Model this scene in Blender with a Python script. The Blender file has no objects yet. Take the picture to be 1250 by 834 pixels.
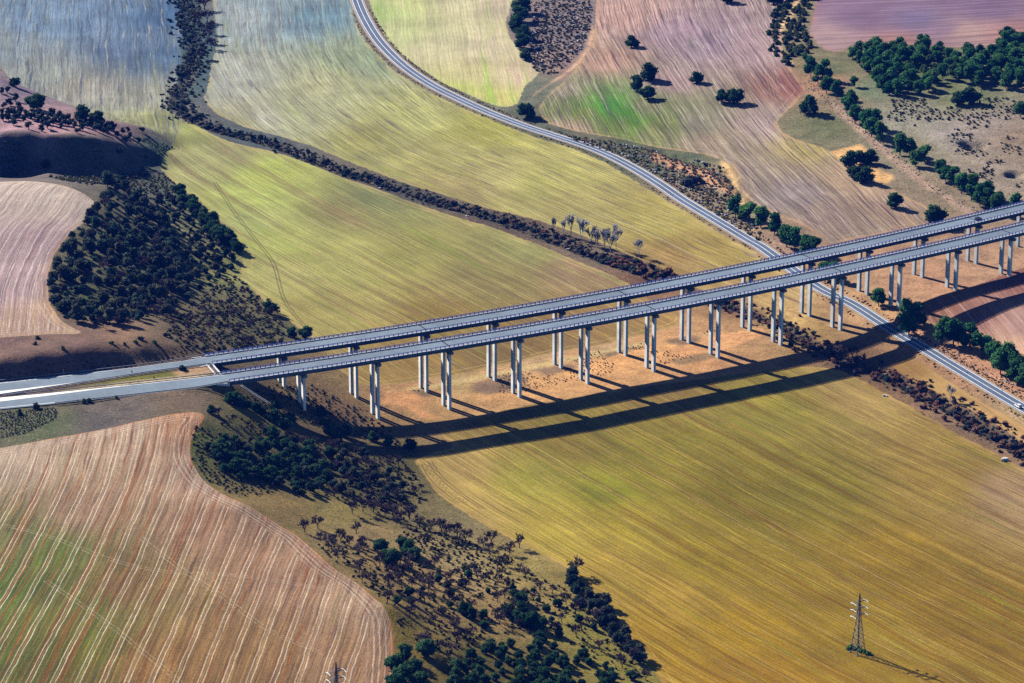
import bpy, math, random
import numpy as np
from mathutils import Vector, Matrix
random.seed(7); RNG = np.random.default_rng(7)
R = math.radians
scene = bpy.context.scene
COL = scene.collection

# ------------------------------------------------------------------ camera
IMW, IMH, FPX, PITCH, CAMH = 1250.0, 834.0, 3920.0, R(19), 526.7
cam_d = bpy.data.cameras.new('camera'); cam = bpy.data.objects.new('camera', cam_d); COL.objects.link(cam)
cam.location = (0, 0, CAMH); cam.rotation_euler = (R(90) - PITCH, 0, 0)
cam_d.sensor_width = 36; cam_d.lens = 36 * FPX / IMW; cam_d.clip_start = 5; cam_d.clip_end = 40000
scene.camera = cam

def rays(p):
    p = np.asarray(p, float).reshape(-1, 2)
    a = (p[:, 0] - 625) / FPX; b = (417 - p[:, 1]) / FPX
    return np.stack([a, math.cos(PITCH) + b * math.sin(PITCH), -math.sin(PITCH) + b * math.cos(PITCH)], 1)
def unp(p, z):
    """point at height z seen at a survey mark of the photograph"""
    d = rays(p); t = (np.asarray(z, float) - CAMH) / d[:, 2]
    return d[:, :2] * t[:, None]

# ------------------------------------------------------------------ terrain heights from survey points
DECK = 31.7
TP = [
 (545,497,0),(630,483,0),(713,466,0),(793,451,0),(871,435,0),(948,421,-.6),(1020,401,.4),(1092,375,5),(1161,352,7.8),(1226,336,8),
 (432,484,3),(458,508,1.8),(368,495,12.8),(344,469.5,14.5),(1053,358,5.4),(1120,337,7.6),(1186,321,7.8),(1247,303,9),
 (300,320,3),(375,408,4),(300,250,2.5),(232,205,3),(216,180,3.2),(198,207,4),(450,300,1),(600,350,0),(500,400,.5),(255,258,3),(285,290,3.2),(296,312,3.2),
 (300,175,.5),(500,235,0),(700,300,-.5),(800,335,-.5),(450,150,2),(600,200,1.5),(800,280,1),(300,80,4),(400,30,5),(210,125,2),
 (430,10,7),(480,80,5),(600,145,3),(700,182,2.5),(800,235,2),(900,295,1.5),(940,312,1.5),(1050,378,1.5),(1120,422,1.5),(1180,460,1.5),(1250,505,1.5),
 (0,0,8),(100,50,6),(190,50,5),(250,0,5),(180,140,4),
 (550,60,8),(620,20,10),(600,120,5),(700,150,5),(850,100,14),(740,40,12),(950,60,20),(850,20,20),(1000,250,11),(885,205,7.5),(950,280,8),(1100,240,12),(1050,200,13),
 (830,205,4),(870,250,3.2),(910,262,4.5),(690,60,11),(1000,50,24),(1250,20,34),(1100,20,30),(1250,60,32),(1050,120,20),(1250,120,27),(1150,170,20),(1250,230,15),(1100,180,15),
 (1130,385,6),(1200,420,5),(1250,455,4.5),(1250,380,9),(1190,380,7.5),(1215,450,3.5),
 (600,560,0),(800,600,0),(1000,520,0),(1200,600,0),(900,800,-1),(1250,800,-1),(700,720,.5),(820,834,1),(1100,470,-.5),(1200,520,-.3),
 (0,547,33),(120,525,33),(240,510,32.3),(234,535,32),(236,570,31),(300,617,30),(390,682,29),(470,740,28),(482,834,27),(200,700,31),(0,700,33),(0,834,33),(300,834,30),(400,760,29),
 (0,505,31.4),(70,497,31.4),(140,489,31.4),(245,477,31.2),(0,520,32.3),(150,500,32),(0,480,31.5),(130,468,31.5),(240,450,31.5),(262,462,31),
 (0,465.5,31.6),(40,461,31.6),(77,456.5,31.6),(120,451,31.6),(160,446,31.5),(200,440,31.4),(235,435,31.2),
 (0,446.5,37.1),(40,443,37.1),(80,438.5,37.1),(110,433,37.1),(134,429,37.0),(170,427.5,36.1),(205,426,34.4),(225,422,33.2),
 (0,428,38.6),(0,411,39.5),(100,412,39.3),(190,408,36.5),(50,420,39),(150,415,38),
 (0,320,40),(60,380,40),(58,345,39.5),(90,283,37.5),(0,228,38),(60,230,37.5),(118,250,34),(30,260,39),(75,393,39.6),
 (135,228,28),(175,240,17),(215,245,7),(150,300,28),(110,330,34),(220,330,15),(265,330,6),(200,270,14),(150,370,31),(220,375,23),(290,385,12),(345,405,6),(325,372,4),(185,395,34),(250,405,24),(245,428,29),
 (285,440,24),(310,455,21),(330,440,15),(300,480,23),(330,502,17),(390,455,6),(415,460,4),(290,500,26),(400,505,8),(420,525,3.5),
 (0,217,21),(60,212,20),(130,209,14),(188,204,5),
 (0,95,33),(50,128,30.5),(90,138,27.5),(130,148,22),(160,153,15),(190,162,9),(0,130,34),(40,140,33.5),(0,160,34.5),(60,163,32.5),(100,164,30),(130,166,25),(165,170,15.5),(192,178,8),
 (0,168,34.5),(30,169,33.8),(60,171,32.3),(90,173,30),(120,175,26.5),(150,178,20.5),(180,182,12.5),(0,211,17.5),(30,208,17.8),(60,205.5,18.4),(90,204.5,17.2),(120,204,14.5),(150,203,11.6),(178,200,6.5),
 (0,86,6),(50,119,5),(100,132,4.5),(150,144,4),(188,154,3.6),
 (300,560,23),(350,575,15),(400,555,9),(450,600,5.5),(485,560,1.5),(500,570,.6),(380,640,19),(450,640,9),(520,650,4.5),(560,700,6.5),(540,610,.8),(620,658,.8),(700,698,.8),(600,760,11),(520,760,19),(550,834,19.5),(650,800,9.5),(720,834,6.5),
 (745,742,.9),(770,775,.9),(795,812,1),(500,700,15),(330,530,19),(275,535,27),(290,590,25),(330,610,22),(440,545,4),(640,720,4.5),(700,760,4.5),
]
TP = np.array(TP, float)
P = unp(TP[:, :2], TP[:, 2]); PZ = TP[:, 2]
far = np.array([(-900,700,25),(900,700,5),(-1000,3000,20),(1000,3000,45),(0,3000,25),(0,700,5),(-900,1600,35),(900,1800,30)], float)
P = np.vstack([P, far[:, :2]]); PZ = np.concatenate([PZ, far[:, 2]])
def phi(r2): return -np.sqrt(r2 + 9.0)
def rbf_solve(P, Z, lam):
    n = len(P); A = phi(((P[:, None] - P[None]) ** 2).sum(2)) + np.eye(n) * lam
    S = np.hstack([np.ones((n, 1)), P / 1000])
    M = np.block([[A, S], [S.T, np.zeros((3, 3))]])
    return np.linalg.solve(M, np.concatenate([Z, np.zeros(3)]))
WZ = rbf_solve(P, PZ, -0.35)
def rbf_eval(Q):
    out = np.empty(len(Q))
    for i in range(0, len(Q), 20000):
        q = Q[i:i + 20000]
        out[i:i + 20000] = phi(((q[:, None] - P[None]) ** 2).sum(2)) @ WZ[:-3] + WZ[-3] + q @ WZ[-2:] / 1000
    return out
def vnoise(x, y, s, seed):
    r = np.random.default_rng(seed); T = r.random((256, 256))
    u = x / s; v = y / s; i = np.floor(u).astype(int); j = np.floor(v).astype(int)
    a = u - i; b = v - j; a = a * a * (3 - 2 * a); b = b * b * (3 - 2 * b)
    g = lambda p, q: T[p % 256, q % 256]
    return (g(i, j) * (1 - a) * (1 - b) + g(i + 1, j) * a * (1 - b) + g(i, j + 1) * (1 - a) * b + g(i + 1, j + 1) * a * b) * 2 - 1

DX, DY = 1.5, 2.0
gx = np.arange(-420, 420.1, DX); gy = np.arange(1040, 2420.1, DY)
def stretch(a, lo, hi, n=14):
    s = np.geomspace(6, 9000, n)
    return np.concatenate([(a[0] - s[::-1])[(a[0] - s[::-1]) > lo], a, (a[-1] + s)[(a[-1] + s) < hi]])
GX = stretch(gx, -9000, 9000); GY = stretch(gy, -9000, 12000)
NX, NY = len(GX), len(GY)
VX, VY = np.meshgrid(GX, GY); VX = VX.ravel(); VY = VY.ravel(); XY = np.stack([VX, VY], 1)
cl = np.stack([np.clip(VX, -900, 900), np.clip(VY, 700, 3000)], 1)
Z = np.clip(rbf_eval(cl), -6, 60)

def bilin(Zg, x, y):
    x = np.asarray(x, float); y = np.asarray(y, float)
    i = np.clip(np.searchsorted(GX, x) - 1, 0, NX - 2); j = np.clip(np.searchsorted(GY, y) - 1, 0, NY - 2)
    a = (x - GX[i]) / (GX[i + 1] - GX[i]); b = (y - GY[j]) / (GY[j + 1] - GY[j])
    G = Zg.reshape(NY, NX)
    return G[j, i] * (1 - a) * (1 - b) + G[j, i + 1] * a * (1 - b) + G[j + 1, i] * (1 - a) * b + G[j + 1, i + 1] * a * b
def hz(x, y): return bilin(Z, x, y)
def cast(p):
    """ground points under survey marks"""
    d = rays(p); n = len(d); t = (62 - CAMH) / d[:, 2]; done = np.zeros(n, bool); lo = t.copy(); st = 3.0
    for _ in range(220):
        q = d * (t + st)[:, None]; zz = q[:, 2] + CAMH
        hit = zz <= hz(q[:, 0], q[:, 1]); done |= hit
        t = np.where(done, t, t + st)
        if done.all(): break
    a = t.copy(); b = t + st
    for _ in range(14):
        m = (a + b) / 2; q = d * m[:, None]; hit = q[:, 2] + CAMH <= hz(q[:, 0], q[:, 1])
        b = np.where(hit, m, b); a = np.where(hit, a, m)
    return (d * b[:, None])[:, :2]
def castp(px, py): return cast([(px, py)])[0]

def resample(L, step, smooth=True):
    L = np.asarray(L, float)
    if smooth and len(L) > 2:
        out = []
        E_ = np.vstack([2 * L[0] - L[1], L, 2 * L[-1] - L[-2]])
        for i in range(1, len(E_) - 2):
            p0, p1, p2, p3 = E_[i - 1:i + 3]
            for t in np.linspace(0, 1, 12, endpoint=False):
                out.append(.5 * (2 * p1 + (p2 - p0) * t + (2 * p0 - 5 * p1 + 4 * p2 - p3) * t * t + (3 * p1 - p0 - 3 * p2 + p3) * t ** 3))
        out.append(L[-1]); L = np.array(out)
    s = np.concatenate([[0], np.cumsum(np.linalg.norm(np.diff(L, axis=0), axis=1))])
    q = np.linspace(0, s[-1], max(2, int(s[-1] / step) + 1))
    return np.stack([np.interp(q, s, L[:, k]) for k in range(L.shape[1])], 1)
def normals2(L):
    t = np.gradient(L[:, :2], axis=0); t /= np.linalg.norm(t, axis=1)[:, None]
    return np.stack([-t[:, 1], t[:, 0]], 1)
def polydist(Q, L, lim=None):
    """signed distance, arclength and index along an open polyline (only within lim metres when given)"""
    bd = np.full(len(Q), 1e10); sg = np.ones(len(Q)); al = np.full(len(Q), -1.0); idx = np.zeros(len(Q)); s0 = 0
    for i in range(len(L) - 1):
        a, b = L[i], L[i + 1]; e = b - a; n = np.hypot(*e) + 1e-9
        if lim is None: sel = slice(None)
        else:
            sel = np.where((Q[:, 0] > min(a[0], b[0]) - lim) & (Q[:, 0] < max(a[0], b[0]) + lim) & (Q[:, 1] > min(a[1], b[1]) - lim) & (Q[:, 1] < max(a[1], b[1]) + lim))[0]
            if not len(sel): s0 += n; continue
        wx = Q[sel, 0] - a[0]; wy = Q[sel, 1] - a[1]; tt = (wx * e[0] + wy * e[1]) / n ** 2
        if i > 0: tt = np.maximum(tt, 0)
        if i < len(L) - 2: tt = np.minimum(tt, 1)
        dd = (wx - tt * e[0]) ** 2 + (wy - tt * e[1]) ** 2; m = dd < bd[sel]; ii = np.where(m)[0] if lim is None else sel[m]
        bd[ii] = dd[m]; sg[ii] = np.sign(e[0] * wy[m] - e[1] * wx[m]); al[ii] = s0 + tt[m] * n; idx[ii] = i + np.clip(tt[m], 0, 1); s0 += n
    return np.sqrt(bd) * sg, al, idx
def sdf(Q, poly, lim=14.0):
    """signed distance to closed polygon, positive inside, exact within lim metres of its edge"""
    bd = np.full(len(Q), 1e4); ins = np.zeros(len(Q), bool); n = len(poly); X = Q[:, 0]; Y = Q[:, 1]
    order = np.argsort(Y); Ys = Y[order]
    for i in range(n):
        a, b = poly[i], poly[(i + 1) % n]; e = b - a
        lo, hi = np.searchsorted(Ys, [min(a[1], b[1]) - lim, max(a[1], b[1]) + lim])
        c = order[lo:hi]; x = X[c]; y = Y[c]
        k_ = ((a[1] > y) != (b[1] > y)) & (x < (b[0] - a[0]) * (y - a[1]) / (b[1] - a[1] + 1e-12) + a[0]); ins[c[k_]] ^= True
        k_ = (x > min(a[0], b[0]) - lim) & (x < max(a[0], b[0]) + lim); c = c[k_]
        if not len(c): continue
        wx = X[c] - a[0]; wy = Y[c] - a[1]; tt = np.clip((wx * e[0] + wy * e[1]) / (e @ e + 1e-9), 0, 1)
        bd[c] = np.minimum(bd[c], (wx - tt * e[0]) ** 2 + (wy - tt * e[1]) ** 2)
    return np.sqrt(bd) * np.where(ins, 1, -1)

# micro relief
NEAR = (np.abs(VX) < 480) & (VY > 1000) & (VY < 2500)
Z[NEAR] += .25 * vnoise(VX[NEAR], VY[NEAR], 40, 1) + .1 * vnoise(VX[NEAR], VY[NEAR], 11, 2)

# creek trench
CREEK_PX = [(222,-20),(230,20),(236,55),(234,78),(228,98),(216,118),(218,130),(236,145),(262,158),(300,168),(330,176),(360,187),(400,203),(440,217),(500,236),(560,255),(620,272),(680,295),(740,318),(790,334),(830,348),(890,372),(950,395),(1000,425),(1040,445),(1080,458),(1130,482),(1200,522),(1250,552),(1300,580)]
CREEK = resample(cast(CREEK_PX), 6)
m = NEAR; d, _, _ = polydist(XY[m], CREEK, 20); Z[m] -= 1.6 * np.exp(-(d / 4.0) ** 2)

for px_, py_, rad, dep in ((1190,178,6.5,4.5),(1238,213,5,3.5),(1180,176,4,3)):
    c_ = castp(px_, py_); Z[m] -= dep * np.exp(-((((XY[m] - c_) ** 2).sum(1)) / rad ** 2) ** 2)
BLUFF = resample(cast([(795,186),(825,197),(855,206),(880,217),(892,230),(898,244)]), 3)
d, al_, _ = polydist(XY[m], BLUFF, 14); L_ = np.hypot(*np.diff(BLUFF, axis=0).T).sum(); d = d + 1.6 * vnoise(XY[m][:, 0], XY[m][:, 1], 5, 31)
on = np.clip(np.minimum(al_, L_ - al_) / 10, 0, 1); sd0 = -d
Z[m] += on * (1.6 * np.clip(1 - np.abs(d + 5) / 5, 0, 1) - 2.4 * np.clip((4 - np.abs(d - 5)) / 3, 0, 1))
# ------------------------------------------------------------------ roads: bed levels
ROAD_PX = [(426,-60),(430,-22),(435.5,0),(447,27),(465,53.8),(492,80.6),(526,104),(566,124),(603,141),(643.5,156),(684,168.5),(727,183.5),(765,201.5),(801.4,223.5),(834,245.5),(867,265),(894.4,281.1),(913.6,293),(931.5,304.6),(967.5,330.6),(1003,352.5),(1038.8,372),(1071.5,391.5),(1100,410),(1127,427),(1160,446),(1192,465),(1221,482),(1241,494),(1300,529),(1380,575)]
rc = cast(ROAD_PX); RZ = hz(rc[:, 0], rc[:, 1]) + .5
ROAD = resample(np.column_stack([rc, RZ]), 3)
k = 41; ker = np.ones(k) / k; ROAD[:, 2] = np.convolve(np.pad(ROAD[:, 2], k // 2, mode='edge'), ker, 'valid')
d, _, ix = polydist(XY[m], ROAD[:, :2], 14); rz = np.interp(ix, np.arange(len(ROAD)), ROAD[:, 2]); d = np.abs(d)
t = np.clip((d - 6.0) / 4.0, 0, 1); t = t * t * (3 - 2 * t); Z[m] = (rz - .2) * (1 - t) + Z[m] * t

# viaduct centre lines surveyed from the rails (y as a function of x)
def railfit(pts):
    q = unp(pts, DECK + .8); return np.polyfit(q[:, 0], q[:, 1], 2)
NEARFIT = railfit([(278.4,464.1),(374.4,450.6),(480,434.2),(720,391.8),(920,354),(1070,322.2),(1250,281.8),(270.7,454.5),(374.4,439.1),(480,424.2),(720,383.3),(920,344.8),(1070,312.8),(1250,271.8)])
FARFIT = railfit([(258,442.6),(374.4,424.7),(480,409),(720,368.5),(920,330),(1070,297.7),(1250,257.4),(247.7,433.4),(374.4,415.1),(480,399.8),(720,358.9),(920,319.8),(1070,288.3),(1250,246.6)])
def axis(fit, x0, x1, step=1.2):
    x = np.arange(x0, x1, .5); return resample(np.stack([x, np.polyval(fit, x)], 1), step, False)
HALF = 5.9
AX_NEAR = axis(NEARFIT, -131.5, 330); AX_FAR = axis(FARFIT, -141.5, 345)
# highway carriageways on the ground: edge polylines
def edge(px): return unp(px, DECK)
NLOW = edge([(-90,509.5),(-40,504.5),(0,499.8),(67,493),(134,485.6),(200,478.2),(240,473.4)])
NUP = edge([(-90,493.5),(-40,488.8),(0,484.8),(60,479.2),(126,472.6),(200,464.6),(240,460.2)])
FLOW = edge([(-90,493),(-40,488),(0,482.6),(60,473.6),(115,465.2),(180,455),(220,449.5)])
FUP = edge([(-90,474.5),(-40,470.8),(0,466.3),(77,457.8),(161,448.2),(200,443),(226,439.4)])
def endpts(ax):
    n = normals2(ax)[0]; return ax[0] + n * HALF, ax[0] - n * HALF     # far side, near side
a_, b_ = endpts(AX_NEAR); NUP = np.vstack([NUP, a_]); NLOW = np.vstack([NLOW, b_])
a_, b_ = endpts(AX_FAR); FUP = np.vstack([FUP, a_]); FLOW = np.vstack([FLOW, b_])
def sheet_pts(A, B, n=60):
    f = lambda L: resample(resample(L, 2), 1, False)
    A = f(A); B = f(B); q = np.linspace(0, 1, n)
    g = lambda L: np.stack([np.interp(q, np.linspace(0, 1, len(L)), L[:, k_]) for k_ in range(2)], 1)
    return g(A), g(B)
hw = np.vstack([resample(FUP, 3), resample(NLOW, 3)[::-1]]); hs = sdf(XY[m], hw)
t = np.clip(-(hs - .5) / 3.0, 0, 1); Z[m] = (DECK - .22) * (1 - t) + Z[m] * t
# keep fill off the open side of the abutments
# ------------------------------------------------------------------ helpers: objects
def lin(c): 
    c = np.asarray(c, float) / 255; return np.where(c <= .04045, c / 12.92, ((c + .055) / 1.055) ** 2.4)
KLIGHT = 1.75
HZ = np.array([.0006, .003, .015])                     # light the air itself adds at this distance
def alb(c): return np.clip((lin(c) - HZ) / KLIGHT, 0.004, .8)

def link(o, parent=None):
    COL.objects.link(o)
    if parent is not None: o.parent = parent
    return o
def mesh(name, V, F, mats, mi=None, smooth=False, tone=None):
    me = bpy.data.meshes.new(name); me.from_pydata([tuple(v) for v in V], [], [tuple(int(i) for i in f) for f in F])
    for x in (mats if isinstance(mats, (list, tuple)) else [mats]): me.materials.append(x)
    if mi is not None: me.polygons.foreach_set('material_index', np.asarray(mi, np.int32))
    if smooth: me.polygons.foreach_set('use_smooth', np.ones(len(me.polygons), bool))
    if tone is not None:
        at = me.attributes.new('tone', 'FLOAT', 'FACE'); at.data.foreach_set('value', np.asarray(tone, np.float32))
    me.update(); return me
def obj(name, me, parent=None, loc=None):
    o = link(bpy.data.objects.new(name, me), parent)
    if loc is not None: o.location = loc
    return o
def tag(o, label=None, cat=None, group=None, kind=None):
    for k_, v in (('label', label), ('category', cat), ('group', group), ('kind', kind)):
        if v: o[k_] = v
    return o
def empty(name, loc=(0, 0, 0), rz=0):
    o = bpy.data.objects.new(name, None); o.empty_display_size = .5; link(o); o.location = loc; o.rotation_euler = (0, 0, rz); return o
class MB:
    def __init__(s): s.V = []; s.F = []; s.M = []
    def box(s, c, sz, rz=0, mi=0, taper=1.0):
        n = len(s.V); ca, sa = math.cos(rz), math.sin(rz)
        for dz in (-.5, .5):
            k_ = taper if dz > 0 else 1
            for dx, dy in ((-.5, -.5), (.5, -.5), (.5, .5), (-.5, .5)):
                x, y = dx * sz[0] * k_, dy * sz[1] * k_; s.V.append((c[0] + x * ca - y * sa, c[1] + x * sa + y * ca, c[2] + dz * sz[2]))
        s.F += [(n, n + 3, n + 2, n + 1), (n + 4, n + 5, n + 6, n + 7), (n, n + 1, n + 5, n + 4), (n + 1, n + 2, n + 6, n + 5), (n + 2, n + 3, n + 7, n + 6), (n + 3, n, n + 4, n + 7)]; s.M += [mi] * 6
    def bar(s, a, b, r0, r1=None, k=4, mi=0, cap=True):
        r1 = r0 if r1 is None else r1; a = Vector(a); b = Vector(b); d = (b - a).normalized()
        u = d.orthogonal().normalized(); v = d.cross(u); n = len(s.V)
        for p, r in ((a, r0), (b, r1)):
            for i in range(k):
                t_ = 2 * math.pi * (i + .5) / k; s.V.append(tuple(p + (u * math.cos(t_) + v * math.sin(t_)) * r))
        for i in range(k): s.F.append((n + i, n + (i + 1) % k, n + k + (i + 1) % k, n + k + i)); s.M.append(mi)
        if cap: s.F += [tuple(n + i for i in reversed(range(k))), tuple(n + k + i for i in range(k))]; s.M += [mi] * 2
    def sweep(s, path, prof, mi=0, closed=True):
        """profile (offset along left normal, z offset) swept along a 3D path"""
        path = np.asarray(path); N = normals2(path); n = len(s.V); K = len(prof)
        for p, q in zip(path, N):
            for o_, z_ in prof: s.V.append((p[0] + q[0] * o_, p[1] + q[1] * o_, p[2] + z_))
        for i in range(len(path) - 1):
            for j in range(K if closed else K - 1):
                a, b = n + i * K + j, n + i * K + (j + 1) % K; s.F.append((a, b, b + K, a + K)); s.M.append(mi)
        if closed and K > 2:
            s.F += [tuple(n + j for j in range(K)), tuple(n + (len(path) - 1) * K + j for j in reversed(range(K)))]; s.M += [mi] * 2
    def build(s, name, mats, parent=None, loc=None, smooth=False): return obj(name, mesh(name, s.V, s.F, mats, s.M, smooth), parent, loc)

# ------------------------------------------------------------------ materials
class NT:
    def __init__(s, name):
        s.m = bpy.data.materials.new(name); s.m.use_nodes = True; s.t = s.m.node_tree; s.t.nodes.clear(); s.out = s.n('ShaderNodeOutputMaterial')
    def n(s, ty, **kw):
        x = s.t.nodes.new(ty)
        for k_, v in kw.items(): setattr(x, k_, v)
        return x
    def put(s, sock, v):
        if isinstance(v, bpy.types.NodeSocket): s.t.links.new(v, sock)
        elif v is not None:
            if sock.type == 'RGBA' and len(v) == 3: v = (*v, 1)
            sock.default_value = v
    def math(s, op, a, b=None, c=None, clamp=False):
        x = s.n('ShaderNodeMath', operation=op, use_clamp=clamp)
        for i, v in enumerate((a, b, c)): s.put(x.inputs[i], v)
        return x.outputs[0]
    def attr(s, name, out='Fac'): return s.n('ShaderNodeAttribute', attribute_name=name).outputs[out]
    def comb(s, x, y, z=0.0):
        c = s.n('ShaderNodeCombineXYZ')
        for i, v in enumerate((x, y, z)): s.put(c.inputs[i], v)
        return c.outputs[0]
    def noise(s, vec, scale, detail=2, rough=.55, dist=0, w=None):
        x = s.n('ShaderNodeTexNoise'); s.put(x.inputs['Vector'], vec); x.inputs['Scale'].default_value = scale; x.inputs['Detail'].default_value = detail; x.inputs['Roughness'].default_value = rough; x.inputs['Distortion'].default_value = dist
        return x.outputs['Fac']
    def mix(s, f, a, b, mode='MIX'):
        x = s.n('ShaderNodeMix', data_type='RGBA', blend_type=mode, clamp_factor=True)
        s.put(x.inputs[0], f); s.put(x.inputs[6], a); s.put(x.inputs[7], b); return x.outputs[2]
    def ramp(s, v, lo, hi, a=0., b=1.):
        x = s.n('ShaderNodeMapRange', interpolation_type='SMOOTHSTEP'); s.put(x.inputs[0], v)
        for i, q in enumerate((lo, hi, a, b)): x.inputs[i + 1].default_value = q
        return x.outputs[0]
    def scale(s, col, f):
        x = s.n('ShaderNodeVectorMath', operation='SCALE'); s.put(x.inputs[0], col); s.put(x.inputs['Scale'], f); return x.outputs[0]
    def finish(s, col, rough=.9, spec=.1, bump=None, bs=.3, bd=.3, metal=0):
        b = s.n('ShaderNodeBsdfPrincipled'); s.put(b.inputs['Base Color'], col); b.inputs['Roughness'].default_value = rough; b.inputs['Specular IOR Level'].default_value = spec; b.inputs['Metallic'].default_value = metal
        if bump is not None:
            q = s.n('ShaderNodeBump'); q.inputs['Strength'].default_value = bs; q.inputs['Distance'].default_value = bd; s.put(q.inputs['Height'], bump); s.t.links.new(q.outputs[0], b.inputs['Normal'])
        s.t.links.new(b.outputs[0], s.out.inputs[0]); return s.m
    def pos(s): return s.n('ShaderNodeNewGeometry').outputs['Position']

def ground_colour(t):
    """dry scrubby earth: survey colour broken up by tufts, bare spots and dark litter"""
    p = t.pos(); g = t.attr('gcol', 'Color')
    a = t.noise(p, .09, 5, .65); b = t.noise(p, .45, 4, .7); c = t.noise(p, 1.3, 2, .6)
    g = t.scale(g, t.ramp(a, .25, .75, .72, 1.28)); g = t.scale(g, t.ramp(b, .25, .75, .6, 1.35))
    rgh = t.attr('rough')
    dark = t.math('MULTIPLY', t.ramp(t.math('ADD', t.math('MULTIPLY', b, .6), t.math('MULTIPLY', c, .4)), .50, .60), rgh)
    g = t.mix(dark, g, t.mix(t.ramp(a, .4, .6), alb((52, 62, 38)), alb((62, 50, 44))))
    pale = t.math('MULTIPLY', t.ramp(t.noise(p, .8, 3, .7), .60, .70), t.math('MULTIPLY_ADD', rgh, .5, .15))
    g = t.mix(pale, g, alb((215, 185, 150)))
    h = t.math('ADD', b, t.math('MULTIPLY', c, .5))
    return g, h
def ground_mat():
    t = NT('scrubby earth'); g, h = ground_colour(t); return t.finish(g, .95, .05, h, .5, .8)

def field_mat(name, gain=1.0, layers=(), accents=(), lines=(), edge_col=None, grain=.5, bump=.25, edge_w=2.2, jit=4.0):
    t = NT(name); g, gh = ground_colour(t); p = t.pos()
    rows = t.attr('rows', 'Vector'); sp = t.n('ShaderNodeSeparateXYZ'); t.put(sp.inputs[0], rows); u, v, s = sp.outputs
    wob = t.noise(p, .02, 2); u_w = t.math('ADD', u, t.math('MULTIPLY_ADD', wob, 5.0, -2.5))
    f = t.attr('fcol', 'Color'); hsum = None
    for uw, vl, amt in layers:
        q = t.noise(t.comb(t.math('MULTIPLY', u_w, 1 / uw), t.math('MULTIPLY', v, .5 / vl), uw), 1, 3, .6)
        f = t.scale(f, t.ramp(q, .28, .72, 1 - amt, 1 + amt)); hsum = q if hsum is None else t.math('ADD', hsum, q)
    for col, uw, vl, lo, hi, amt in accents:
        q = t.noise(t.comb(t.math('MULTIPLY', u_w, 1 / uw), t.math('MULTIPLY', v, .5 / vl), uw * 3.7 + lo * 9), 1, 4, .65)
        f = t.mix(t.math('MULTIPLY', t.ramp(q, lo, hi), amt), f, alb(col))
    for coord, period, width, wobble, col, amt, off, smin, smax in lines:
        c = u if coord == 'u' else s
        if wobble:
            wv = t.noise(t.comb(t.math('MULTIPLY', u, 1 / 25.), t.math('MULTIPLY', v, 1 / 18.), off), 1, 3, .6)
            c = t.math('ADD', c, t.math('MULTIPLY_ADD', wv, 2 * wobble, -wobble))
        c = t.math('FRACT', t.math('ADD', t.math('MULTIPLY', c, 1 / period), off))
        dd = t.math('MULTIPLY', t.math('ABSOLUTE', t.math('SUBTRACT', c, .5)), period)
        mk = t.ramp(dd, width * .35, width * .75, 1, 0)
        brk = t.ramp(t.noise(t.comb(t.math('MULTIPLY', u, .5), t.math('MULTIPLY', v, .07), off * 7), 1, 3, .7), .3, .6)
        mk = t.math('MULTIPLY', mk, t.math('MULTIPLY', t.math('MULTIPLY_ADD', brk, .6, .4), amt))
        mk = t.math('MULTIPLY', mk, t.math('MULTIPLY', t.ramp(s, smin - 1.5, smin + 1.5), t.ramp(s, smax - 2, smax + 2, 1, 0)))
        f = t.mix(mk, f, alb(col))
    n1 = t.noise(p, 1.1, 5, .8); n2 = t.noise(p, .035, 4, .6); n3 = t.noise(t.comb(t.math('MULTIPLY', u_w, 1.6), t.math('MULTIPLY', v, .045), 3.0), 1, 4, .75)
    f = t.scale(f, t.ramp(n3, .3, .7, 1 - grain * .45, 1 + grain * .45))
    f = t.scale(f, t.ramp(n1, .28, .72, 1 - grain * .75, 1 + grain * .75)); f = t.scale(f, t.ramp(n2, .25, .75, .86, 1.14))
    if edge_col is not None:
        f = t.mix(t.math('MULTIPLY', t.ramp(t.math('ADD', s, t.math('MULTIPLY_ADD', n1, 4, -2)), edge_w * .3, edge_w * 1.8, 1, 0), t.ramp(n2, .42, .58, .1, .6)), f, alb(edge_col))
    td = t.math('ABSOLUTE', t.attr('trk_dark')); f = t.mix(t.math('MULTIPLY', t.ramp(t.math('ABSOLUTE', t.math('SUBTRACT', td, .8)), .25, .6, 1, 0), .55), f, alb((95, 78, 60)))
    td = t.math('ABSOLUTE', t.attr('trk_pale')); f = t.mix(t.math('MULTIPLY', t.ramp(t.math('ABSOLUTE', t.math('SUBTRACT', td, .9)), .15, .45, 1, 0), t.math('MULTIPLY', t.ramp(n1, .40, .60), .4)), f, alb((222, 202, 170)))
    mask = t.ramp(t.math('ADD', s, t.math('MULTIPLY_ADD', t.noise(p, .22, 3, .65), jit, -jit * .5)), -.5, .6)
    f = t.scale(f, gain)
    col = t.mix(mask, g, f)
    h = n1 if hsum is None else t.math('ADD', t.math('MULTIPLY', hsum, 1.2), n1)
    return t.finish(col, .95, .05, h, bump, .5)

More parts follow.
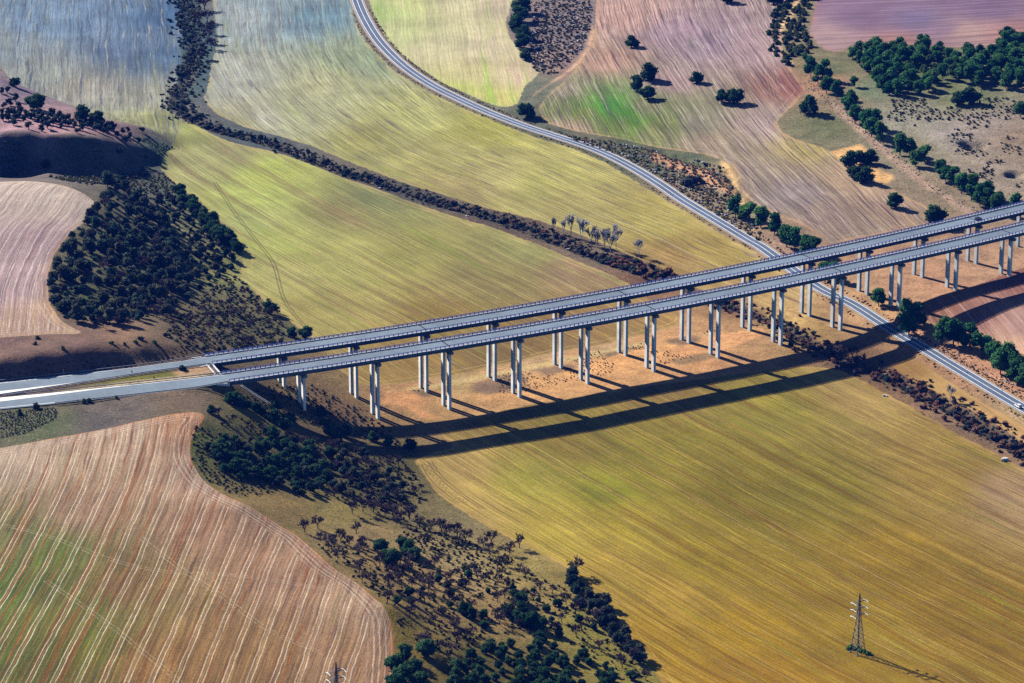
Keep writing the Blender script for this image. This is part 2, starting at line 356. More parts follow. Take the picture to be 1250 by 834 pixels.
def plain(name, col, rough=.8, spec=.2, var=.15, sc=.6, metal=0, streak=None):
    t = NT(name); p = t.pos(); q = t.noise(p, sc, 4, .65)
    c = t.scale(tuple(col), t.ramp(q, .25, .75, 1 - var, 1 + var))
    if streak: c = t.scale(c, t.ramp(t.noise(p, streak, 2), .3, .7, .85, 1.12))
    return t.finish(c, rough, spec, metal=metal)
def foliage(name, c0, c1, var=.45):
    t = NT(name); tn = t.attr('tone'); rnd = t.n('ShaderNodeObjectInfo').outputs['Random']
    c = t.mix(rnd, c0, c1); c = t.scale(c, t.ramp(tn, 0, 1, 1 - var, 1 + var)); c = t.scale(c, t.math('MULTIPLY_ADD', t.math('FRACT', t.math('MULTIPLY', rnd, 17.3)), .5, .75))
    d = t.n('ShaderNodeBsdfDiffuse'); t.put(d.inputs[0], c); l = t.n('ShaderNodeBsdfTranslucent'); t.put(l.inputs[0], t.scale(c, 1.25)); x = t.n('ShaderNodeMixShader'); x.inputs[0].default_value = .38
    t.t.links.new(d.outputs[0], x.inputs[1]); t.t.links.new(l.outputs[0], x.inputs[2]); t.t.links.new(x.outputs[0], t.out.inputs[0]); return t.m

M = dict(
 ground=ground_mat(),
 asphalt=plain('worn asphalt', (.060, .083, .128), .85, .2, .12, .5, streak=.05),
 deckasph=plain('pale worn asphalt', (.108, .142, .175), .85, .2, .12, .35, streak=.04),
 shoulder=plain('pale hard shoulder', (.62, .59, .52), .9, .1, .12, .4),
 gravel=plain('dusty road shoulder', (.30, .24, .18), .95, .05, .3, .7),
 paint=plain('white road paint', (.72, .72, .72), .7, .2, .12, .8),
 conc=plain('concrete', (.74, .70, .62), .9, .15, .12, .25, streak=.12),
 conc_shade=plain('shade-toned concrete', (.13, .15, .165), .9, .15, .2, .4, streak=.1),  # navy shade of the girders is put into this base colour
 kerb=plain('whitened concrete kerb', (.50, .52, .56), .85, .15, .08, .5),
 navy=plain('navy painted steel', (.010, .032, .24), .5, .4, .1),
 panel=plain('pale galvanised rail', (.42, .48, .62), .5, .4, .06),
 steel=plain('galvanised lattice steel', (.15, .135, .125), .6, .4, .25, 2.0),
 insul=plain('pale green glass insulator', (.70, .78, .72), .3, .5, .05),
 joint=plain('rubber joint', (.012, .013, .016), .9, .1, .1),
 rail=plain('dull guard rail steel', (.16, .17, .2), .6, .3, .2, 1.0),
 trunk=plain('bark', (.07, .055, .045), .95, .05, .3, 1.5),
 twig=foliage('grey brown twigs', (.17, .125, .12), (.115, .085, .088), .3),
 whitewood=foliage('silvery poplar twigs', (.58, .56, .55), (.50, .48, .47), .15),
 pine=foliage('pine needles', (.026, .105, .036), (.058, .150, .042)),
 pineyel=foliage('yellowing pine needles', (.085, .125, .035), (.06, .11, .035)),
 oak=foliage('holm oak leaves', (.018, .052, .022), (.034, .072, .028)),
 olive=foliage('olive leaves', (.026, .042, .032), (.034, .052, .036)),
 scrub=foliage('scrub leaves', (.034, .062, .024), (.075, .088, .034)),
 brush=foliage('dry olive brush', (.085, .082, .040), (.130, .105, .060), .35),
 wood=foliage('winter thicket', (.024, .050, .036), (.062, .066, .046)),
 rust=foliage('rusty bramble', (.15, .068, .05), (.21, .115, .072)),
 reed=foliage('grey reeds', (.10, .105, .105), (.045, .06, .06)),
 grass=foliage('bright weeds', (.06, .16, .02), (.05, .12, .02)),
 stone=plain('pale stone', (.5, .46, .41), .9, .1, .2, 2.0),
)

# ------------------------------------------------------------------ fields and ground sheet
FD = {}
def field(name, poly, cols, guide, mat, soft=1): FD[name] = dict(poly=poly, cols=cols, guide=guide, mat=mat)
exec_fields = None
field('streaked_field', [(-90,-60),(100,-60),(214,-30),(219,0),(224,40),(221,75),(213,108),(203,124),(205,134),(222,146),(236,153),(226,172),(216,180),(205,171),(190,160),(165,152),(130,146),(90,130),(50,115),(0,80),(-60,40)],
 [(0,0,(132,158,178)),(60,25,(128,154,178)),(100,20,(122,148,174)),(205,20,(80,114,150)),(195,70,(88,118,148)),(150,60,(112,134,160)),(50,90,(166,170,158)),(0,60,(152,164,168)),(100,110,(178,172,155)),(180,120,(166,165,145)),(190,148,(168,168,110))],  # bluish cast of the far air is mixed into these crop colours
 [(110,-40),(108,60),(106,150)], dict(lines=[('u',3.0,.6,.6,(96,116,134),.4,.0,2,999)], gain=0.78, layers=[(1.3,28,.2),(3,40,.2),(9,90,.16)], accents=[((62,88,118),2.0,34,.55,.64,.7),((206,200,176),1.4,28,.57,.66,.6),((150,150,110),7,60,.5,.7,.4)], grain=.5))
field('green_valley_field', [(196,205),(212,180),(206,166),(212,146),(228,149),(240,153),(262,166),(290,176),(330,184),(370,197),(395,207),(420,218),(450,227),(500,246),(560,266),(600,277),(650,296),(700,317),(740,333),(775,350),(800,372),(840,384),(835,396),(800,405),(740,420),(690,428),(640,440),(570,455),(520,463),(470,470),(445,472),(415,452),(378,410),(350,390),(320,366),(292,338),(298,312),(288,290),(256,259),(226,234),(206,217)],
 [(240,200,(182,180,118)),(210,160,(165,170,100)),(330,210,(172,180,92)),(420,260,(142,136,85)),(500,310,(156,150,84)),(350,330,(178,172,104)),(300,270,(172,178,106)),(600,340,(142,130,80)),(700,330,(158,132,98)),(650,305,(150,148,90)),(400,380,(168,156,90)),(540,390,(142,120,62)),(620,420,(128,102,62)),(500,445,(152,122,68)),(700,395,(142,112,68)),(830,388,(168,132,80)),(460,240,(125,130,85)),(330,300,(176,178,98)),(400,320,(174,170,98)),(310,240,(170,180,96)),(280,190,(150,145,100))],
 [(330,228),(400,265),(640,385),(760,445)], dict(gain=0.98, layers=[(1.0,26,.15),(3.0,60,.16),(10,150,.12)], accents=[((138,108,84),7,140,.54,.66,.55),((130,160,50),5,90,.58,.7,.4),((198,185,120),1.2,40,.58,.68,.45)], lines=[('u',2.5,.45,.4,(112,98,58),.35,.0,3,999),('u',14.5,.45,.4,(206,194,130),.45,.3,4,999),('s',5,.9,.6,(205,175,120),.6,.5,0,6)], edge_col=(190,160,110), grain=.42))
field('creekside_field', [(246,-60),(258,-20),(262,20),(266,50),(258,80),(254,105),(248,122),(262,138),(300,156),(340,166),(380,178),(420,195),(450,207),(500,226),(560,244),(600,256),(650,267),(700,283),(760,308),(800,324),(815,332),(850,352),(900,368),(930,380),(990,372),(1000,362),(965,338),(925,309),(880,286),(830,254),(780,224),(740,199),(700,181),(660,170),(610,151),(560,130),(520,111),(480,86),(445,50),(432,20),(426,-20),(420,-60)],
 [(300,20,(165,176,175)),(380,20,(112,144,158)),(340,10,(142,162,168)),(280,100,(178,180,165)),(400,110,(186,186,140)),(320,145,(188,188,164)),(360,140,(182,184,140)),(500,140,(190,188,118)),(560,190,(182,174,104)),(620,215,(194,184,116)),(650,220,(186,180,100)),(700,260,(178,166,100)),(800,270,(188,172,94)),(870,305,(182,158,85)),(820,315,(166,135,80)),(455,70,(150,165,130)),(600,160,(180,176,85)),(450,170,(165,160,95)),(300,150,(165,160,120)),(960,370,(208,172,112)),(920,350,(176,145,92)),(560,235,(165,150,95))],
 [(335,-40),(338,30),(352,80),(400,135),(480,188),(600,240),(760,312),(900,375)], dict(lines=[('u',2.6,.45,.5,(120,108,84),.35,.0,3,999),('u',15,.5,.5,(216,206,160),.4,.3,4,999)], gain=0.85, layers=[(1.2,22,.2),(3,40,.18),(12,120,.14)], accents=[((112,92,100),2.2,24,.56,.66,.6),((150,170,50),6,60,.58,.72,.4),((214,204,160),1.8,45,.58,.7,.4)], grain=.45, edge_col=(190,170,115)))
field('pale_green_field', [(450,-60),(447,-20),(453,10),(470,45),(500,75),(540,101),(590,124),(615,132),(631,129),(640,106),(658,91),(656,82),(640,73),(633,60),(622,45),(617,28),(624,5),(630,-20),(636,-60)],
 [(480,40,(196,200,142)),(460,15,(178,198,122)),(540,60,(204,196,152)),(600,60,(212,198,162)),(560,112,(198,204,110)),(630,90,(212,190,156)),(600,122,(206,198,118)),(500,0,(196,198,134)),(560,0,(206,198,154)),(610,0,(214,196,164)),(580,90,(208,198,142))],
 [(532,-40),(545,60),(556,130)], dict(lines=[('u',2.4,.5,.3,(166,156,100),.35,.0,2,999)], gain=0.9, layers=[(1.4,60,.12),(5,120,.14)], accents=[((150,192,70),5,240,.56,.64,.65),((216,200,170),1.2,70,.57,.66,.4)], grain=.35, edge_col=(190,190,128)))
field('mauve_hill_field', [(728,-60),(728,-10),(727,25),(723,55),(706,80),(690,98),(668,116),(656,134),(666,150),(700,160),(760,170),(800,180),(860,188),(890,198),(900,212),(908,238),(920,250),(962,268),(1000,287),(1010,300),(1040,292),(1100,282),(1160,268),(1150,260),(1120,247),(1090,232),(1065,218),(1040,208),(1022,190),(1005,180),(975,172),(953,160),(948,148),(965,132),(985,110),(968,88),(955,62),(952,30),(960,0),(964,-60)],
 [(760,20,(206,166,150)),(740,75,(198,158,136)),(715,138,(130,142,70)),(742,130,(58,152,26)),(762,138,(84,150,44)),(724,125,(100,152,56)),(775,150,(96,146,50)),(790,130,(150,150,104)),(700,122,(120,136,76)),(760,155,(120,140,60)),(810,155,(130,145,70)),(830,40,(176,148,156)),(865,55,(168,146,156)),(920,60,(186,156,156)),(850,150,(152,146,122)),(690,112,(165,152,130)),(930,150,(180,158,148)),(900,210,(166,150,130)),(970,238,(158,144,136)),(1000,270,(166,144,126)),(1090,245,(178,150,126)),(962,105,(162,108,96)),(1140,258,(182,152,122)),(800,160,(150,150,95)),(700,157,(185,160,130)),(820,100,(180,150,145)),(860,175,(170,150,125)),(1040,215,(186,158,124)),(990,178,(195,175,110))],
 [(790,-30),(806,30),(832,75),(862,122),(905,178),(955,228),(1010,282),(1040,305)], dict(gain=0.8, layers=[(.9,40,.26),(2.2,60,.26),(8,120,.12)], accents=[((98,76,92),1.4,45,.55,.62,.75),((226,206,194),1.1,40,.57,.65,.65),((84,128,50),4,40,.62,.74,.4)], lines=[('u',2.2,.45,.4,(106,84,90),.4,.0,3,999),('s',6,.8,.8,(222,190,160),.3,.4,0,11)], grain=.4, edge_col=(208,168,120)))
field('upper_ploughed_field', [(1004,-60),(1000,-10),(992,20),(988,40),(998,54),(1012,64),(1034,62),(1036,54),(1080,53),(1140,56),(1190,60),(1250,50),(1330,44),(1330,-60)],
 [(1050,20,(146,118,142)),(1200,10,(142,116,144)),(1150,35,(156,128,146)),(1235,48,(190,138,128)),(1005,45,(190,158,156)),(1100,52,(176,130,122)),(1120,25,(138,120,152)),(1180,40,(196,160,150))],
 [(1000,36),(1130,30),(1300,20)], dict(gain=0.74, layers=[(2.2,120,.14),(6,200,.2)], accents=[((112,84,112),5,200,.54,.64,.5),((200,168,160),4,150,.6,.7,.5)], grain=.25, edge_col=(196,140,120)))
field('mustard_field', [(505,561),(517,580),(530,598),(545,612),(600,646),(660,676),(700,698),(722,718),(742,738),(764,770),(782,795),(800,820),(815,845),(840,900),(1000,960),(1340,920),(1340,612),(1250,574),(1200,545),(1160,526),(1120,502),(1085,482),(1050,463),(1020,450),(985,447),(930,452),(860,462),(800,470),(720,482),(660,492),(600,504),(545,515),(535,530),(560,545),(530,552)],
 [(560,570,(168,142,84)),(640,590,(154,144,62)),(800,560,(134,122,48)),(950,500,(138,126,54)),(1050,485,(160,134,80)),(1000,600,(122,110,36)),(1150,590,(142,118,58)),(700,650,(172,152,66)),(760,640,(158,138,52)),(850,690,(142,122,36)),(820,720,(168,136,56)),(900,770,(156,124,40)),(740,690,(180,150,66)),(800,790,(162,128,38)),(1000,740,(138,112,28)),(1200,750,(132,102,36)),(920,830,(152,114,34)),(600,505,(118,100,54)),(800,472,(132,108,62)),(580,620,(182,154,86)),(1230,600,(160,132,98)),(740,600,(134,132,46)),(700,540,(126,110,52)),(1100,680,(138,110,36)),(1180,560,(140,116,60)),(900,600,(124,110,36))],
 [(600,520),(760,612),(940,712),(1150,822)], dict(gain=1.0, layers=[(.8,30,.2),(2.4,60,.18),(8,140,.12)], accents=[((120,84,40),2.6,70,.54,.64,.6),((128,136,36),4,60,.57,.70,.5),((206,176,104),.9,40,.58,.68,.45)], lines=[('u',2.3,.42,.35,(104,80,30),.24,.0,2,999),('u',13.5,.4,.35,(206,176,108),.3,.3,4,999),('u',13.5,.4,.35,(206,176,108),.3,.42,4,999),('s',4.4,.6,.4,(205,172,100),.4,.5,0,5)], grain=.42, edge_col=(196,158,98)))
field('stubble_strip_field', [(-90,560),(-40,553),(0,547),(60,536),(150,519),(225,504),(249,503),(250,512),(237,528),(232,545),(234,565),(252,591),(290,612),(330,634),(365,655),(400,689),(440,714),(463,735),(478,757),(481,790),(478,834),(470,900),(300,960),(-90,960)],
 [(30,560,(176,156,136)),(150,530,(180,156,134)),(232,518,(186,140,106)),(100,620,(160,132,110)),(250,640,(160,126,102)),(350,700,(162,128,104)),(30,720,(84,112,54)),(60,680,(100,120,60)),(110,740,(104,112,60)),(20,660,(120,124,80)),(40,790,(88,98,52)),(150,720,(132,106,72)),(200,810,(146,112,72)),(430,800,(162,126,96)),(300,800,(146,114,78)),(260,590,(186,158,136)),(440,730,(182,150,122)),(100,790,(100,105,50))],
 [(238,520),(220,600),(178,700),(128,800),(100,860)], dict(gain=0.95, layers=[(.8,20,.18),(2.2,50,.22)], accents=[((146,84,52),1.6,70,.53,.60,.6),((84,64,60),1.6,36,.56,.65,.55),((96,116,50),8,40,.60,.72,.35)],
 lines=[('u',8.7,.42,.7,(230,210,184),.8,.0,9,999),('u',8.7,.42,.65,(230,210,184),.7,.2,9,999),('u',2.9,.35,.6,(206,150,92),.4,.3,8,999),('u',4.35,.5,.7,(112,74,52),.4,.1,9,999),('s',2.2,.5,.6,(226,204,182),.65,.2,0,10),('s',3.1,.6,.8,(140,104,90),.5,.5,1,11)], grain=.5, edge_col=(200,120,70), edge_w=1.0, jit=1.5))
field('pink_stubble_field', [(-90,236),(-40,226),(0,222),(30,221),(70,225),(100,235),(120,250),(114,259),(90,281),(66,310),(58,338),(60,370),(75,393),(105,408),(60,408),(0,412),(-90,420)],
 [(20,240,(202,182,166)),(90,240,(210,190,170)),(50,300,(184,156,156)),(20,350,(182,154,152)),(50,400,(196,162,136)),(75,380,(204,168,136))],
 [(118,226),(88,262),(58,300),(38,345),(30,400),(28,425)], dict(gain=0.84, layers=[(1.3,40,.12),(4,70,.14)], accents=[((150,110,120),2.6,60,.55,.66,.5)], lines=[('u',4.6,.5,1.0,(240,226,218),.7,.1,5,999),('u',6.1,.6,1.3,(146,112,120),.6,.5,5,999),('u',2.7,.35,.9,(232,214,206),.5,.3,4,999),('s',2.6,.6,.5,(232,212,196),.5,.3,0,7)], grain=.45, edge_col=(212,168,130), edge_w=1.5, jit=1.5))
field('red_ploughed_field', [(1090,384),(1120,372),(1180,352),(1250,326),(1340,300),(1340,470),(1262,441),(1235,425),(1200,408),(1170,398),(1130,392)],
 [(1190,390,(150,108,98)),(1245,400,(176,140,128)),(1150,382,(152,108,88)),(1240,340,(140,95,85)),(1235,420,(198,158,130))],
 [(1160,350),(1200,400),(1240,452)], dict(layers=[(1.2,60,.14),(3,80,.16)], accents=[((206,176,166),1.2,60,.56,.66,.45),((100,64,64),1.6,60,.56,.66,.4)], grain=.3))
field('tan_strip_field', [(1086,446),(1098,436),(1120,440),(1150,460),(1190,486),(1230,508),(1280,534),(1330,560),(1300,572),(1240,534),(1200,508),(1150,482),(1115,466)],
 [(1150,470,(186,150,95)),(1230,525,(190,152,100)),(1110,448,(150,115,70))], [(1100,440),(1180,486),(1290,550)], dict(layers=[(1.2,50,.1),(3,70,.12)], accents=[((150,112,70),2.4,70,.55,.66,.4)], grain=.25))

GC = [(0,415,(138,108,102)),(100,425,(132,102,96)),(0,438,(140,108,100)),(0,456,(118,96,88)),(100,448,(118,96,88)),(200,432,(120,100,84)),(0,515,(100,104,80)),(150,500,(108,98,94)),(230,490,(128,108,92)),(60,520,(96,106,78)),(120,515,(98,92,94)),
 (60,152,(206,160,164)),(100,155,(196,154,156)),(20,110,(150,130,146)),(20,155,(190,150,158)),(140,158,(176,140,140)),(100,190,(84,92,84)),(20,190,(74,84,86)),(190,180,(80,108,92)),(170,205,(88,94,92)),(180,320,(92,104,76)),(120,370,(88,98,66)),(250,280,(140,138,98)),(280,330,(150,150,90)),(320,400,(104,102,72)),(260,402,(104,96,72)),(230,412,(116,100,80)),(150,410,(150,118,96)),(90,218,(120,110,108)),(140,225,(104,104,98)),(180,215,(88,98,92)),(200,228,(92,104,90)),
 (450,650,(150,126,86)),(540,700,(176,144,98)),(600,740,(160,132,84)),(560,690,(166,148,102)),(300,510,(118,112,64)),(250,540,(92,104,50)),(340,580,(82,84,52)),(400,540,(110,96,66)),(480,780,(136,116,54)),(720,760,(150,140,66)),(640,690,(164,144,84)),(500,700,(152,124,78)),(660,730,(158,136,82)),(700,720,(150,132,72)),(420,630,(160,142,80)),(520,630,(124,112,76)),(560,640,(136,122,86)),(600,820,(90,84,44)),(480,560,(92,88,56)),(440,590,(84,84,54)),(480,600,(96,92,60)),(760,800,(146,134,62)),(350,620,(150,124,76)),
 (520,480,(196,150,100)),(480,480,(184,140,98)),(600,475,(206,156,104)),(560,466,(184,156,108)),(660,465,(228,172,114)),(700,450,(222,166,112)),(790,430,(220,164,110)),(750,440,(226,170,112)),(860,410,(204,158,110)),(740,425,(190,158,118)),(660,448,(184,154,116)),(850,425,(220,160,110)),(960,390,(208,172,112)),(920,410,(186,146,104)),(980,410,(160,130,80)),(1050,345,(186,146,110)),(1100,350,(188,144,112)),(1140,340,(190,144,112)),(1200,320,(186,146,116)),(1060,385,(190,150,110)),(420,500,(128,102,76)),(440,460,(150,124,80)),
 (1100,150,(156,152,134)),(1150,165,(168,158,148)),(1200,150,(170,154,142)),(1060,110,(118,132,104)),(1200,215,(170,154,136)),(1180,120,(122,130,90)),(1120,180,(140,134,104)),(1010,150,(112,118,84)),(1030,130,(150,128,104)),(1150,230,(150,134,110)),(1240,170,(160,138,118)),(1130,90,(90,108,64)),(1020,85,(110,116,84)),(1010,100,(188,140,112)),
 (850,220,(156,134,112)),(830,200,(96,110,84)),(900,260,(150,136,104)),(780,190,(90,100,80)),(680,40,(140,124,124)),(700,80,(160,132,124)),(650,110,(120,126,106)),(660,150,(104,108,92)),(1180,440,(186,138,106)),(1230,475,(188,140,108)),(1130,420,(178,138,98)),(1230,500,(190,160,120)),(960,295,(170,140,120)),(1000,330,(178,138,104)),
 (220,60,(74,104,112)),(230,100,(70,96,100)),(300,168,(84,98,100)),(500,238,(84,84,78)),(620,275,(98,84,76)),(720,310,(124,108,92)),(800,338,(112,78,64)),(900,380,(130,96,70)),(1040,440,(110,84,66)),(1100,462,(120,92,70)),(1200,525,(124,98,80)),(880,255,(150,132,104))]  # upper creek entries carry the blue of haze in their colour
PATCH = [([(470,478),(560,463),(640,447),(720,431),(800,413),(800,418),(720,437),(640,453),(560,469),(475,484)],(206,178,124),.2),
 ([(575,468),(632,455),(645,462),(640,472),(600,482),(580,480)],(146,118,96),1),([(735,432),(772,424),(800,424),(806,434),(770,440),(742,440)],(150,124,98),1),([(655,452),(700,443),(706,450),(668,458)],(150,122,98),1),([(480,478),(520,474),(530,484),(500,488)],(146,120,92),1),([(812,415),(850,408),(858,418),(822,424)],(146,118,94),1),([(815,440),(866,430),(880,436),(830,446)],(156,126,96),1),
 ([(255,456),(200,461),(150,466),(110,471),(70,477),(100,471),(150,461),(190,455),(215,452),(250,447)],(112,112,52),0),([(250,456),(200,461.5),(150,467),(90,475),(70,478),(120,476),(200,467),(258,459)],(205,184,142),0),([(210,452),(250,446),(262,456),(215,459)],(188,152,118),0),
 ([(940,70),(944,45),(952,30),(965,10),(975,-10),(985,-10),(972,12),(958,34),(952,50),(955,62),(968,78),(964,82)],(222,186,140),0),
 ([(1012,120),(1035,138),(1060,161),(1085,182),(1110,204),(1140,227),(1180,252),(1200,263),(1185,264),(1150,242),(1110,216),(1075,187),(1050,164),(1020,138)],(188,158,136),.8),
 ([(880,196),(890,200),(898,215),(903,240),(912,252),(905,252),(895,240),(893,218),(880,204)],(226,186,130),0),
 ([(795,186),(830,197),(860,207),(885,218),(900,236),(892,242),(878,230),(855,219),(825,208),(795,196)],(208,158,122),.35),
 ([(1010,186),(1050,176),(1062,186),(1055,195),(1068,205),(1092,215),(1085,224),(1060,222),(1030,214),(1012,205)],(224,176,118),0),
 ([(1085,400),(1100,405),(1150,432),(1200,458),(1250,484),(1250,470),(1200,442),(1160,420),(1110,398)],(196,146,114),.6),
 ([(655,112),(690,92),(712,76),(722,60),(727,40),(722,30),(716,60),(700,80),(680,95),(650,118)],(204,166,132),0),
 ([(470,478),(500,476),(520,488),(512,500),(540,512),(520,512),(490,496),(465,492)],(208,152,104),.1),
 ([(690,455),(730,440),(780,425),(830,420),(800,440),(740,455),(700,462)],(232,174,116),.1),([(830,425),(870,410),(930,400),(935,408),(890,425),(850,432)],(226,168,116),.1)]

TRK = dict(trk_dark=[[(262,222),(285,258),(318,300),(335,325),(348,368),(380,408)],[(512,566),(522,584),(538,600),(560,615)],[(524,562),(536,580),(556,598),(590,622)],[(640,700),(700,734),(736,772),(768,826)]],
 trk_pale=[[(912,-10),(922,40),(940,105),(952,150),(945,180)],[(930,-10),(936,50),(950,110)],[(55,708),(130,760),(180,800),(240,850)],[(170,655),(260,720),(330,770),(400,800)],[(0,640),(60,655),(160,690),(300,704),(440,728)],[(0,620),(25,600),(45,585)],[(860,0),(890,90),(930,165)]])
ZF = Z; XYN = XY
print('terrain', NX, NY)
def idw(Q, pts, pw=3.0, cut=None):
    px = np.array([(a, b) for a, b, c in pts]); W_ = cast(px); C = np.array([alb(c) for a, b, c in pts])
    num = np.zeros((len(Q), 3)); den = np.zeros(len(Q))
    S = np.array([1.0, .6])
    for w, c in zip(W_, C):
        r = 1 / ((((Q - w) * S) ** 2).sum(1) + 25) ** (pw / 2); num += r[:, None] * c; den += r
    return num / den[:, None]
nv = NX * NY
gcol = np.full((nv, 3), .1); rough = np.full(nv, .85)
nm = np.where(NEAR)[0]; Qn = XY[nm]
TR = {}
for tn_, LL in TRK.items():
    best = np.full(nv, 99.); bn = np.full(len(nm), 99.)
    for L_ in LL:
        d_, a_l, _ = polydist(Qn, resample(cast(L_), 4), 8); L_len = np.hypot(*np.diff(resample(cast(L_), 4), axis=0).T).sum(); d_ = np.where((a_l < 0) | (a_l > L_len), 99., d_); bn = np.where(np.abs(d_) < np.abs(bn), d_, bn)
    best[nm] = bn; TR[tn_] = best
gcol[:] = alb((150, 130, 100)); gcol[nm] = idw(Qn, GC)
for poly, c, rg in PATCH:
    s_ = sdf(Qn, resample(np.vstack([cast(poly), cast(poly[:1])]), 4, False)); w = np.clip((s_ + 1.5) / 3, 0, 1)[:, None]
    gcol[nm] = gcol[nm] * (1 - w) + alb(c) * w; rough[nm] = rough[nm] * (1 - w[:, 0]) + rg * w[:, 0]
dc_, al_, _ = polydist(Qn, CREEK, 20); wC = np.clip((np.where(al_ < 190, 10, 6.5) - np.abs(dc_) + 2 * vnoise(Qn[:, 0], Qn[:, 1], 7, 9)) / 3, 0, 1)[:, None] * .85
gcol[nm] = gcol[nm] * (1 - wC) + np.where((al_ < 190)[:, None], alb((62, 84, 92)), alb((80, 76, 72))) * wC  # upper creek ground tinted blue, haze painted into its colour
# bare ground near the piers and the road side stays less tufted
for (px_, py_, rad, rg) in [(700,450,60,.35),(850,415,50,.3),(560,480,40,.45),(1120,345,60,.25),(960,390,30,.1),(60,155,30,.25),(80,425,60,.5),(1200,330,50,.3)]:
    c_ = castp(px_, py_); dd = ((Qn - c_) ** 2).sum(1); rough[nm] += (rg - rough[nm]) * np.exp(-dd / rad ** 2)

faceI, faceJ = np.meshgrid(np.arange(NX - 1), np.arange(NY - 1)); q0 = (faceJ * NX + faceI).ravel()
FQ = np.stack([q0, q0 + 1, q0 + 1 + NX, q0 + NX], 1)
owner = np.zeros(len(FQ), int); best_s = np.full(len(FQ), -98.)
def make_sheet(name, faces, mat, attrs):
    idx = np.unique(faces); remap = np.full(nv, -1); remap[idx] = np.arange(len(idx)); f = remap[faces]
    me = bpy.data.meshes.new(name); me.vertices.add(len(idx)); me.loops.add(f.size); me.polygons.add(len(f))
    me.vertices.foreach_set('co', np.column_stack([VX[idx], VY[idx], Z[idx]]).astype(np.float32).ravel())
    me.loops.foreach_set('vertex_index', f.ravel().astype(np.int32)); me.polygons.foreach_set('loop_start', np.arange(0, f.size, 4, dtype=np.int32))
    me.polygons.foreach_set('use_smooth', np.ones(len(f), bool)); me.update(calc_edges=True)
    for an, arr in attrs.items():
        ty = {1: 'FLOAT', 3: 'FLOAT_VECTOR'}[1 if arr.ndim == 1 else 3]
        if an in ('gcol', 'fcol'):
            a = me.attributes.new(an, 'FLOAT_COLOR', 'POINT'); a.data.foreach_set('color', np.column_stack([arr[idx], np.ones(len(idx))]).astype(np.float32).ravel())
        else:
            a = me.attributes.new(an, ty, 'POINT'); a.data.foreach_set('vector' if ty == 'FLOAT_VECTOR' else 'value', arr[idx].astype(np.float32).ravel())
    me.materials.append(mat); o = obj(name, me); o['kind'] = 'structure'; return o
FIELDSDF = {}
for i, (nme, fd) in enumerate(FD.items(), 1):
    w = resample(np.vstack([cast(fd['poly']), cast(fd['poly'][:1])]), 5, False)
    k_ = 4; c_ = np.vstack([w[-k_:], w, w[:k_]]); w = np.stack([np.convolve(c_[:, q], np.ones(3) / 3, 'same')[k_:-k_] for q in (0, 1)], 1)
    s_ = np.full(nv, -99.); bb = (Qn[:, 0] > w[:, 0].min() - 8) & (Qn[:, 0] < w[:, 0].max() + 8) & (Qn[:, 1] > w[:, 1].min() - 8) & (Qn[:, 1] < w[:, 1].max() + 8)
    ids = nm[bb]; s_[ids] = sdf(XY[ids], w)
    sf = s_[FQ]; mean_s = np.minimum(sf.mean(1), 9); fm = (sf > -2.2).any(1) & (mean_s > best_s); owner[fm] = i; best_s[fm] = mean_s[fm]
    fd['s'] = s_; fd['ids'] = ids; FIELDSDF[nme] = s_
make_sheet('ground', FQ[owner == 0], M['ground'], dict(gcol=gcol, rough=rough))
for i, (nme, fd) in enumerate(FD.items(), 1):
    ids = fd['ids']; Q = XY[ids]; fcol = np.full((nv, 3), .2); fcol[ids] = idw(Q, fd['cols'], 3.2)
    g = resample(cast(fd['guide']), 16); u_, v_, _ = polydist(Q, g); rows = np.zeros((nv, 3)); rows[ids, 0] = u_; rows[ids, 1] = v_; rows[ids, 2] = fd['s'][ids]
    make_sheet(nme, FQ[owner == i], field_mat(nme.replace('_', ' '), **fd['mat']), dict(gcol=gcol, rough=rough, fcol=fcol, rows=rows, **TR))

# ------------------------------------------------------------------ roads
def strip(name, path, o0, o1, dz, mat, kind='structure', dash=None):
    N = normals2(path); V = []; F = []
    A = path[:, :2] + N * o0; B = path[:, :2] + N * o1; zz = path[:, 2] + dz
    if dash is None:
        V = [(*p, z_) for pq in zip(A, B, zz) for p, z_ in ((pq[0], pq[2]), (pq[1], pq[2]))]
        F = [(2 * i, 2 * i + 1, 2 * i + 3, 2 * i + 2) for i in range(len(path) - 1)]
    else:
        on, per = dash
        for i in range(0, len(path) - on, per):
            n = len(V)
            for j in range(i, i + on + 1): V += [(*A[j], zz[j]), (*B[j], zz[j])]
            F += [(n + 2 * j, n + 2 * j + 1, n + 2 * j + 3, n + 2 * j + 2) for j in range(on)]
    F = [tuple(reversed(f)) for f in F] if o0 < o1 else F
    o = obj(name, mesh(name, V, F, mat)); o['kind'] = kind; return o
strip('road_shoulder', ROAD, -5.0, 5.0, -.06, M['gravel']); strip('country_road', ROAD, -4.1, 4.1, 0, M['asphalt'])
for o0, o1 in ((-3.62, -3.28), (3.28, 3.62)): strip('road_edge_line', ROAD, o0, o1, .03, M['paint'])
strip('road_centre_line', ROAD, -.17, .17, .03, M['paint'])
def between(name, A, B, mat, dz, fa=0, fb=1, n=60):
    A, B = sheet_pts(A, B, n); a = A + (B - A) * np.asarray(fa).reshape(-1, 1); b = A + (B - A) * np.asarray(fb).reshape(-1, 1)
    V = []; 
    for p, q in zip(a, b): V += [(*p, DECK + dz), (*q, DECK + dz)]
    o = obj(name, mesh(name, V, [(2 * i, 2 * i + 1, 2 * i + 3, 2 * i + 2) for i in range(n - 1)], mat)); o['kind'] = 'structure'; return o
between('highway_carriageway', NUP, NLOW, M['deckasph'], 0); between('highway_carriageway', FUP, FLOW, M['deckasph'], .0)
tt = np.linspace(0, 1, 60)
